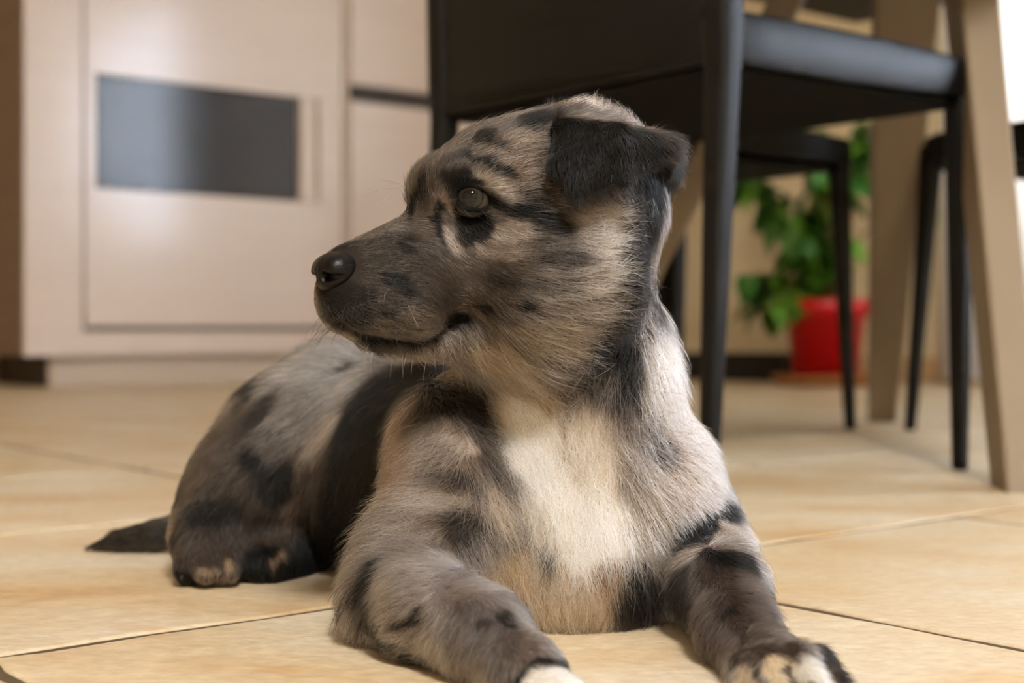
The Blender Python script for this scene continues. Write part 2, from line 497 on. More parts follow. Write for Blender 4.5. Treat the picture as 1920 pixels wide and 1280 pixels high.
# ---------------------------------------------------------------- table
def table():
    c = (1.63, 1.13)
    t = empty('dining_table', W(c[0], c[1], 0), TH)
    def L(u, v, z): return (u - c[0], v - c[1], z)
    bm = bmesh.new()
    loft(bm, [rsq(*L(1.64, 1.12, z)[:2], z, .50 - e, .50 - e, .02) for z, e in ((.735, .004), (.739, 0), (.762, 0), (.766, .004))])
    from_bm('table_top', bm, M['table'], t)
    bm = bmesh.new()
    add_box(bm, L(1.16, .66, .715), L(2.12, 1.60, .735), .003)
    from_bm('under_frame', bm, M['table_under'], t)
    def board(b, tp, wb, wt, th_b, th_t, ang):
        """leg board between floor point b and top point tp; w wide, th thick; ang turns the wide side"""
        bm = bmesh.new(); R = []
        ca, sa = math.cos(ang), math.sin(ang)
        for i in range(5):
            f = i / 4
            x = b[0] + (tp[0] - b[0]) * f; y = b[1] + (tp[1] - b[1]) * f; z = tp[2] * f
            w = wb + (wt - wb) * f; h = th_b + (th_t - th_b) * f
            R.append([(x + ca * p[0] - sa * p[1], y + sa * p[0] + ca * p[1], z) for p in rsq(0, 0, 0, w / 2, h / 2, .004, 2)])
        loft(bm, R)
        from_bm('leg', bm, M['table'], t)
    board(L(1.262, .760, 0), L(1.505, .985, .716), .07, .10, .036, .044, math.pi / 4)
    board(L(2.005, 1.46, 0), L(1.775, 1.245, .716), .045, .10, .03, .045, -math.pi / 4)
    board(L(1.27, 1.445, 0), L(1.535, 1.20, .716), .07, .11, .035, .05, math.pi / 4)
    board(L(2.02, .74, 0), L(1.76, .985, .716), .07, .10, .036, .044, -math.pi / 4)
    tag(t, 'greige wooden dining table on slanted legs, its top above the frame', 'table')
table()

# ---------------------------------------------------------------- plant corner
def leaf_mesh(name, m, L=0.085, Wd=0.05, droop=0.3, lobes=False):
    bm = bmesh.new()
    n = 6
    rows = []
    for i in range(n + 1):
        s = i / n
        w = Wd / 2 * math.sin(math.pi * min(1, s * 0.93 + .07)) ** 0.8 * (1.15 - 0.3 * s)
        if i == n: w = 0.0004
        y = L * s; z = -droop * L * s * s
        rows.append([(-w, y, z + w * .35), (0, y, z), (w, y, z + w * .35)])
    V = [[bm.verts.new(p) for p in r] for r in rows]
    for a, b in zip(V[:-1], V[1:]):
        for i in range(2):
            bm.faces.new((a[i], a[i + 1], b[i + 1], b[i]))
    r = bmesh.ops.solidify(bm, geom=bm.faces[:], thickness=0.0008)
    me = bpy.data.meshes.new(name); bmesh.ops.recalc_face_normals(bm, faces=bm.faces); bm.to_mesh(me); bm.free()
    me.materials.append(m)
    me.polygons.foreach_set('use_smooth', [True] * len(me.polygons))
    return me
def at(px, py, d):
    """pixel of the 1920 frame at depth d -> place in the room"""
    return Vector(((px - 960) / FPX * d, d, CAMH - (py - HOR) / FPX * d))
def plant():
    base = Vector(((1548 - 960) / FPX * 3.94, 3.94, 0))
    sa = empty('plant_saucer', base)
    bm = bmesh.new(); lathe(bm, [(.125, 0), (.142, .004), (.150, .030), (.145, .032), (.138, .016), (.02, .014)], 40)
    from_bm('dish', bm, M['saucer'], sa, True)
    tag(sa, 'low terracotta saucer under the red flowerpot', 'saucer')
    t = empty('potted_plant', base + Vector((0, 0, .0165)))
    bm = bmesh.new()
    lathe(bm, [(.082, 0), (.088, .004), (.108, .150), (.118, .152), (.122, .190), (.116, .193), (.110, .186), (.104, .165), (.03, .165)], 40)
    for v_ in bm.verts: v_.co.z *= 1.16
    p = from_bm('pot', bm, M['pot'], t, True)
    bm = bmesh.new(); lathe(bm, [(.104, .186), (.104, .194), (.05, .200), (.005, .202)], 28); from_bm('soil', bm, M['soil'], t, True)
    meshes = [leaf_mesh('leaf', M['leaf'], .095, .062), leaf_mesh('leaf', M['leaf2'], .105, .07, .45), leaf_mesh('leaf', M['leaf'], .08, .05, .6)]
    o0 = t.location
    dx = 3.94
    stems = []
    for px, py, dd in ((1480, 190, -.02), (1540, 300, .05), (1450, 400, -.1), (1590, 330, .06), (1625, 225, .02), (1395, 330, -.06), (1500, 480, -.12), (1390, 520, -.02), (1575, 450, -.08), (1757, 360, .05), (1425, 590, -.12), (1520, 250, 0)):
        e = at(px, py, 3.94 + dd) - o0
        s = Vector((random.uniform(-.03, .03), random.uniform(-.03, .03), .195))
        mid = Vector((s.x * .5 + e.x * .35, s.y * .6 + e.y * .4, max(e.z, .3) * .75 + .1))
        pts = [s * (1 - f) ** 2 + mid * 2 * f * (1 - f) + e * f * f for f in [i / 9 for i in range(10)]]
        bm = bmesh.new(); tube(bm, pts, [.006 - .004 * i / 9 for i in range(10)], 6)
        from_bm('stem', bm, M['stem'], t, True)
        stems.append(pts)
    for si, pts in enumerate(stems):
        n = 16 if si not in (9,) else 6
        for j in range(n):
            f = 0.25 + 0.75 * (j + .5) / n
            if si == 9: f = 0.8 + 0.2 * j / n
            k = min(int(f * 9), 8); g = f * 9 - k
            p = pts[k] * (1 - g) + pts[k + 1] * g
            o = bpy.data.objects.new('leaf', random.choice(meshes)); COL.objects.link(o); o.parent = t
            a = j * 2.4 + si
            o.location = p
            o.rotation_euler = (random.uniform(-1.25, 0.1), random.uniform(-.4, .4), a + random.uniform(-.4, .4))
            s = random.uniform(.8, 1.2); o.scale = (s, s, s)
    tag(t, 'leafy green houseplant in a red pot near the far wall', 'plant')
plant()
def black_box():
    c = at(1385, 718, 4.42); c.z = 0
    t = empty('storage_tray', c, TH - 1.45)
    bm = bmesh.new()
    loft(bm, [rsq(0, 0, z, .20 + e, .11 + e, .02) for z, e in ((0, 0), (.004, .003), (.075, .008), (.080, .012), (.083, .010), (.078, -.002), (.012, -.008))])
    from_bm('tub', bm, M['blackbox'], t)
    for s in (-1, 1):
        box('handle', (s * .21 - .008, -.03, .060), (s * .21 + .008, .03, .072), M['blackbox'], t, .003)
    tag(t, 'low black plastic tray on the floor beside the red flowerpot', 'tray')
black_box()
# ---------------------------------------------------------------- the puppy
# One continuous body grown from rounded volumes (placed from the photo's proportions, each at its own depth),
# smoothly blended on a grid and skinned; fur is real strands combed over it.
def Q(px, py, d):
    return np.array(((px - 960) / FPX * d, d, CAMH - (py - HOR) / FPX * d))
def PR(r, d):
    return r * d / FPX

class Field:
    def __init__(self, lo, hi, h):
        self.h = h; self.lo = np.array(lo, float)
        self.n = np.ceil((np.array(hi) - self.lo) / h).astype(int) + 1
        self.f = np.full(self.n, 0.2, np.float32)
        self.ax = [self.lo[i] + h * np.arange(self.n[i]) for i in range(3)]
    def window(self, lo, hi):
        a = np.clip(np.floor((lo - self.lo) / self.h).astype(int), 0, self.n - 1)
        b = np.clip(np.ceil((hi - self.lo) / self.h).astype(int) + 1, 1, self.n)
        sl = tuple(slice(a[i], b[i]) for i in range(3))
        X, Y, Z = np.meshgrid(*[self.ax[i][sl[i]] for i in range(3)], indexing='ij', sparse=True)
        return sl, X, Y, Z
    def put(self, sl, d, k, sub=False):
        f = self.f[sl]
        if sub:
            a, b = f, -d
            hh = np.maximum(k - np.abs(a - b), 0) / k
            self.f[sl] = np.maximum(a, b) + hh * hh * k * 0.25
        else:
            hh = np.maximum(k - np.abs(f - d), 0) / k
            self.f[sl] = np.minimum(f, d) - hh * hh * k * 0.25
    def cone(self, a, b, ra, rb, k=0.012, sub=False):
        m = max(ra, rb) + k + 0.03
        sl, X, Y, Z = self.window(np.minimum(a, b) - m, np.maximum(a, b) + m)
        ba = b - a; L = float(ba @ ba) + 1e-12
        t = np.clip(((X - a[0]) * ba[0] + (Y - a[1]) * ba[1] + (Z - a[2]) * ba[2]) / L, 0, 1)
        d = np.sqrt((X - a[0] - t * ba[0]) ** 2 + (Y - a[1] - t * ba[1]) ** 2 + (Z - a[2] - t * ba[2]) ** 2) - (ra + (rb - ra) * t)
        self.put(sl, d.astype(np.float32), k, sub)
    def ell(self, c, r, R=None, k=0.012, sub=False):
        r = np.array(r, float)
        m = max(r) + k + 0.03
        sl, X, Y, Z = self.window(c - m, c + m)
        if R is None: R = np.eye(3)
        q = [R[0][i] * (X - c[0]) + R[1][i] * (Y - c[1]) + R[2][i] * (Z - c[2]) for i in range(3)]
        k0 = np.sqrt(sum((q[i] / r[i]) ** 2 for i in range(3)))
        k1 = np.sqrt(sum((q[i] / r[i] ** 2) ** 2 for i in range(3))) + 1e-9
        d = k0 * (k0 - 1) / k1
        self.put(sl, d.astype(np.float32), k, sub)
    def tri(self, a, b, c, r, k=0.004):
        m = r + k + 0.02
        lo = np.minimum(np.minimum(a, b), c) - m; hi = np.maximum(np.maximum(a, b), c) + m
        sl, X, Y, Z = self.window(lo, hi)
        P = np.stack(np.broadcast_arrays(X, Y, Z), -1)
        nor = np.cross(b - a, a - c); nn = nor @ nor
        best = None; ins = 0
        for p0, p1 in ((a, b), (b, c), (c, a)):
            e = p1 - p0; pp = P - p0
            ins = ins + np.sign(pp @ np.cross(e, nor))
            t = np.clip(pp @ e / (e @ e), 0, 1)
            dd = ((pp - t[..., None] * e) ** 2).sum(-1)
            best = dd if best is None else np.minimum(best, dd)
        pl = ((P - a) @ nor) ** 2 / nn
        d = np.sqrt(np.where(ins < 2.0, best, pl)) - r
        self.put(sl, d.astype(np.float32), k)
    def mesh(self):
        """surface nets"""
        f = self.f; h = self.h
        s = f < 0
        n = np.array(f.shape)
        c = np.zeros(n - 1, np.int8)
        for i in (0, 1):
            for j in (0, 1):
                for k in (0, 1):
                    c += s[i:n[0] - 1 + i, j:n[1] - 1 + j, k:n[2] - 1 + k]
        act = (c > 0) & (c < 8)
        idx = -np.ones(n - 1, np.int64)
        cells = np.argwhere(act)
        idx[act] = np.arange(len(cells))
        acc = np.zeros((len(cells), 3)); cnt = np.zeros(len(cells))
        corner = np.array([[i, j, k] for i in (0, 1) for j in (0, 1) for k in (0, 1)])
        vals = {tuple(o): f[cells[:, 0] + o[0], cells[:, 1] + o[1], cells[:, 2] + o[2]] for o in corner}
        for o in corner:
            for ax in range(3):
                if o[ax] == 0:
                    p = o.copy(); p[ax] = 1
                    v0, v1 = vals[tuple(o)], vals[tuple(p)]
                    m = (v0 < 0) != (v1 < 0)
                    t = v0[m] / (v0[m] - v1[m])
                    q = np.tile(o.astype(float), (m.sum(), 1)); q[:, ax] = t
                    acc[m] += q; cnt[m] += 1
        V = self.lo + h * (cells + acc / cnt[:, None])
        F = []
        for ax in range(3):
            b, cx = (ax + 1) % 3, (ax + 2) % 3
            sl0 = [slice(None)] * 3; sl1 = [slice(None)] * 3
            sl0[ax] = slice(0, -1); sl1[ax] = slice(1, None)
            s0, s1 = s[tuple(sl0)], s[tuple(sl1)]
            e = np.argwhere(s0 != s1)
            ok = (e[:, b] > 0) & (e[:, cx] > 0) & (e[:, b] < n[b] - 1) & (e[:, cx] < n[cx] - 1)
            e = e[ok]
            flip = s0[e[:, 0], e[:, 1], e[:, 2]]
            def cid(db, dc):
                q = e.copy(); q[:, b] += db; q[:, cx] += dc
                return idx[q[:, 0], q[:, 1], q[:, 2]]
            quad = np.stack([cid(-1, -1), cid(0, -1), cid(0, 0), cid(-1, 0)], 1)
            quad[~flip] = quad[~flip][:, ::-1]
            F.append(quad)
        return V, np.concatenate(F)
    def sample(self, P):
        q = (P - self.lo) / self.h
        i = np.clip(np.floor(q).astype(int), 0, self.n - 2); t = q - i
        r = 0
        for a in (0, 1):
            for b in (0, 1):
                for c in (0, 1):
                    w = (t[:, 0] if a else 1 - t[:, 0]) * (t[:, 1] if b else 1 - t[:, 1]) * (t[:, 2] if c else 1 - t[:, 2])
                    r = r + w * self.f[i[:, 0] + a, i[:, 1] + b, i[:, 2] + c]
        return r

def np_mesh(name, V, F):
    me = bpy.data.meshes.new(name)
    me.vertices.add(len(V)); me.vertices.foreach_set('co', np.ascontiguousarray(V, np.float32).ravel())
    k = F.shape[1]
    me.loops.add(F.size); me.loops.foreach_set('vertex_index', F.astype(np.int32).ravel())
    me.polygons.add(len(F)); me.polygons.foreach_set('loop_start', np.arange(0, F.size, k, dtype=np.int32))
    me.polygons.foreach_set('use_smooth', np.ones(len(F), bool))
    me.update(calc_edges=True); me.validate()
    return me

def relax(V, F, it=2, lam=0.5):
    for s in range(it):
        acc = np.zeros_like(V); cnt = np.zeros(len(V))
        k = F.shape[1]
        for i in range(k):
            a, b = F[:, i], F[:, (i + 1) % k]
            np.add.at(acc, a, V[b]); np.add.at(cnt, a, 1)
            np.add.at(acc, b, V[a]); np.add.at(cnt, b, 1)
        V = V + lam * (acc / np.maximum(cnt, 1)[:, None] - V)
    return V

S = Field((-0.31, 0.53, -0.004), (0.20, 1.09, 0.34), 0.0022)
def cone(p, q, k=0.02, sub=False):
    S.cone(Q(*p[:3]), Q(*q[:3]), PR(p[3], p[2]), PR(q[3], q[2]), k, sub)
def chain(pts, k=0.02, sub=False):
    for a, b in zip(pts[:-1], pts[1:]): cone(a, b, k, sub)
def rotY(ang):
    """turn in the picture plane (about the depth axis)"""
    c, s = math.cos(ang), math.sin(ang)
    return np.array(((c, 0, s), (0, 1, 0), (-s, 0, c)))
def ell(px, py, d, rx, ry, rz, ang=0, k=0.02, sub=False):
    S.ell(Q(px, py, d), (PR(rx, d), rz, PR(ry, d)), rotY(math.radians(ang)), k, sub)

# trunk: deep chest, barrel running away to the left, rump
ell(1078, 960, .800, 212, 212, .060, k=.03)
chain([(1010, 930, .820, 200), (880, 890, .870, 200), (745, 880, .930, 178), (660, 845, .985, 150)], .03)
chain([(675, 830, 1.0, 135), (625, 760, 1.02, 105)], .03)
# neck
chain([(1098, 540, .775, 115), (1100, 700, .785, 142), (1098, 850, .800, 178)], .03)
# brisket touching the floor
ell(1060, 1095, .775, 150, 92, .045, k=.055)
# near shoulder and upper arm (image left)
ell(845, 900, .790, 108, 190, .050, ang=-8, k=.03)
chain([(850, 960, .765, 118), (790, 1060, .735, 100), (742, 1120, .712, 78)], .025)
# near forearm and paw reaching to the lens
chain([(746, 1130, .705, 77), (815, 1150, .672, 84), (900, 1192, .640, 72), (985, 1262, .598, 56)], .02)
chain([(985, 1262, .598, 56), (1040, 1305, .572, 46)], .014)
for (x, y, d) in ((1000, 1352, .548), (1050, 1350, .541), (1098, 1345, .541), (1135, 1335, .550)):
    cone((1020 + (x - 1060) * .55, 1305, .573, 27), (x, y, d, 23), .006)
# far shoulder, forearm and paw (image right)
ell(1252, 938, .805, 76, 125, .045, ang=12, k=.03)
chain([(1310, 990, .790, 75), (1345, 1035, .775, 68)], .02)
chain([(1345, 1068, .750, 72), (1355, 1110, .715, 76), (1385, 1185, .668, 66), (1432, 1240, .625, 58)], .012)
ell(1465, 1258, .605, 78, 48, .024, ang=12, k=.014)
TOES = [((1392, 1250, .604, 30), (1402, 1305, .583, 25)), ((1442, 1238, .598, 31), (1466, 1306, .571, 26)),
        ((1496, 1230, .596, 30), (1530, 1298, .569, 26)), ((1528, 1236, .604, 29), (1572, 1288, .580, 21))]
for a, b in TOES: cone(a, b, .0055)
# thigh, hind foot, tail
chain([(628, 762, .985, 105), (540, 835, .945, 108), (455, 930, .915, 92), (405, 985, .905, 72)], .025)
ell(520, 860, .935, 82, 175, .045, ang=40, k=.03)
chain([(430, 985, .915, 60), (388, 1010, .885, 52), (386, 1042, .868, 46)], .016)
HTOES = [((362, 1022, .880, 26), (345, 1066, .860, 20)), ((386, 1020, .876, 27), (386, 1070, .853, 22)), ((412, 1024, .878, 26), (428, 1068, .857, 20))]
for a, b in HTOES: cone(a, b, .005)
cone((360, 1085, .868, 22), (415, 1088, .866, 24), .008)
chain([(560, 1030, .930, 70), (500, 1055, .880, 40)], .015)
cone((475, 988, .890, 22), (505, 985, .895, 24), .006)
chain([(600, 850, 1.03, 60), (470, 945, 1.02, 40)], .012)
chain([(470, 945, 1.02, 40), (390, 980, 1.0, 34), (300, 1000, .992, 28), (225, 1013, .995, 21), (172, 1027, .997, 7)], .0015)
# far hind leg for the other side
chain([(760, 900, 1.02, 95), (800, 1000, 1.0, 60), (720, 1035, .99, 35)], .02)

# head
ell(1088, 376, .757, 162, 172, .047, k=.02)
ell(955, 374, .748, 146, 146, .042, k=.02)
for d in (.726, .768): cone((838, 362, d, 72), (900, 325, d + .004, 62), .014)
ell(1015, 525, .750, 150, 120, .052, k=.022)
cone((1105, 530, .728, 80), (985, 560, .715, 60), .02)
chain([(860, 500, .738, 92), (740, 535, .716, 78), (672, 550, .703, 70)], .018)
cone((850, 452, .735, 70), (655, 512, .700, 46), .014)
# upper lip pads either side, chin
cone((765, 580, .702, 52), (655, 572, .692, 42), .012)
cone((770, 575, .735, 50), (650, 570, .708, 40), .012)
chain([(905, 612, .742, 62), (800, 622, .728, 40), (690, 622, .708, 28)], .008)
ell(990, 650, .765, 110, 70, .045, k=.025)
# mouth line cut along the near lip
# crest over the near eye, tear groove
cone((850, 330, .712, 26), (915, 335, .708, 22), .012)
cone((770, 430, .704, 13), (825, 405, .704, 11), .010, True)
# near ear: fold at the top, flap hanging forward over the side of the head, open cup behind it
e = .0042
A1, A2, A3 = Q(1056, 238, .716), Q(1078, 354, .694), Q(1252, 274, .716)
A4 = Q(1048, 305, .697); A5 = Q(1165, 325, .700); A6 = Q(1155, 256, .698)
for t3 in ((A1, A4, A6), (A4, A2, A6), (A2, A5, A6), (A5, A3, A6)): S.tri(*t3, e, .004)
B1, B2, B3 = Q(1075, 236, .735), Q(1250, 320, .748), Q(1180, 360, .745)
S.tri(A1, A6, B1, e, .006); S.tri(A6, A3, B1, e, .006)
S.tri(A3, B1, B2, e, .006); S.tri(B1, B2, B3, e, .008)
# far ear
C1, C2, C3 = Q(1058, 232, .795), Q(1085, 360, .818), Q(1235, 275, .800)
EAR_T = [(A1, A4, A6), (A4, A2, A6), (A2, A5, A6), (A5, A3, A6), (A1, A6, B1), (A6, A3, B1), (A3, B1, B2), (B1, B2, B3), (C1, C2, C3)]
S.tri(C1, C2, C3, e, .006); S.tri(C1, C3, Q(1130, 260, .775), e, .008)

# eye socket: found on the finished surface, hollowed, then rimmed with lids
def hit_field(px, py, d0=.55, d1=1.15):
    ds = np.arange(d0, d1, .0008)
    P = np.stack([(px - 960) / FPX * ds, ds, CAMH - (py - HOR) / FPX * ds], 1)
    v = S.sample(P)
    w = np.where(v < 0)[0]
    return ds[w[0]] if len(w) else None
MOUTH = [(632, 606), (660, 624), (700, 634), (750, 638), (806, 628), (850, 606), (872, 596)]
MOUTH = [Q(x, y, hit_field(x, y) + .0005) for x, y in MOUTH]
for a, b in zip(MOUTH[:-1], MOUTH[1:]):
    S.cone(a, b, .0028, .0028, .003, True)
def make_eye(px, py, R):
    d = hit_field(px, py)
    c = Q(px, py, d + R * .62)
    S.ell(c, (R * 1.04,) * 3, None, .002, True)
    return c, d
EYE_R = .0098
eye_c, eye_d = make_eye(886, 373, EYE_R)
# lids: almond ring lying on the ball
def lid(c, R):
    ring = []
    for i in range(20):
        a = 2 * math.pi * i / 20
        x = .0090 * math.cos(a) + (.0015 if math.cos(a) > 0 else 0); z = (.0062 if math.sin(a) > 0 else .0062) * math.sin(a)
        z -= .12 * x
        y = -math.sqrt(max((R * 1.02) ** 2 - x * x - z * z, (R * .25) ** 2))
        ring.append(c + np.array((x, y, z)))
    for i in range(20):
        up = ring[i][2] > c[2]
        S.cone(ring[i], ring[(i + 1) % 20], .0016, .0016, .002)
lid(eye_c, EYE_R)
# far eye mirrored on the other side of the head
eye2_c = Q(848, 372, .795)
S.ell(eye2_c, (EYE_R * 1.02,) * 3, None, .002, True)
# rest the body on the floor
Zg = S.ax[2][None, None, :]
S.f = np.maximum(S.f, (0.0008 - Zg).astype(np.float32))

V, F = S.mesh()
V = relax(V, F, 1, .4)
# keep the largest connected surface
def components(nv, F):
    lab = np.arange(nv)
    while True:
        m = lab[F].min(1)
        new = lab.copy()
        for i in range(F.shape[1]): np.minimum.at(new, F[:, i], m)
        new = new[new]
        if (new == lab).all(): return lab
        lab = new
lab = components(len(V), F)
u_, c_ = np.unique(lab, return_counts=True)
big = u_[c_.argmax()]
keep = lab == big
re = -np.ones(len(V), int); re[keep] = np.arange(keep.sum())
F = re[F[keep[F[:, 0]]]]; V = V[keep]
BASE = np.array((0.0, 0.80, 0.0))
pup = empty('puppy', BASE)
tag(pup, 'merle puppy with a white chest lying on the tiles, head turned left', 'dog')
body_me = np_mesh('body', V - BASE, F)
# ---- coat pattern: patches of pigment, some of painted shade, that sit at places on the body (found where the skin is)
bvh = BVHTree.FromPolygons([tuple(p) for p in V.tolist()], F.tolist())
CAM0 = Vector((0, 0, CAMH))
def skin(px, py):
    d = Vector(((px - 960) / FPX, 1.0, -(py - HOR) / FPX)).normalized()
    h = bvh.ray_cast(CAM0, d)
    if py < 216 and 1015 < px < 1225: return Q(px, py, .755)
    if ((px - 886) / 42) ** 2 + ((py - 373) / 34) ** 2 < 1: return Q(px, py, eye_d)
    return np.array(h[0]) if h[0] is not None else Q(px, py, .8)
def c8(*c): return np.array(srgb(*c))
K = c8(15, 14, 15); EARK = c8(20, 20, 23); D = c8(60, 52, 46); B = c8(92, 79, 68); G = c8(134, 122, 113); LG = c8(178, 166, 156); WH = c8(250, 243, 235); CR = c8(216, 188, 148); TN = c8(156, 124, 88)
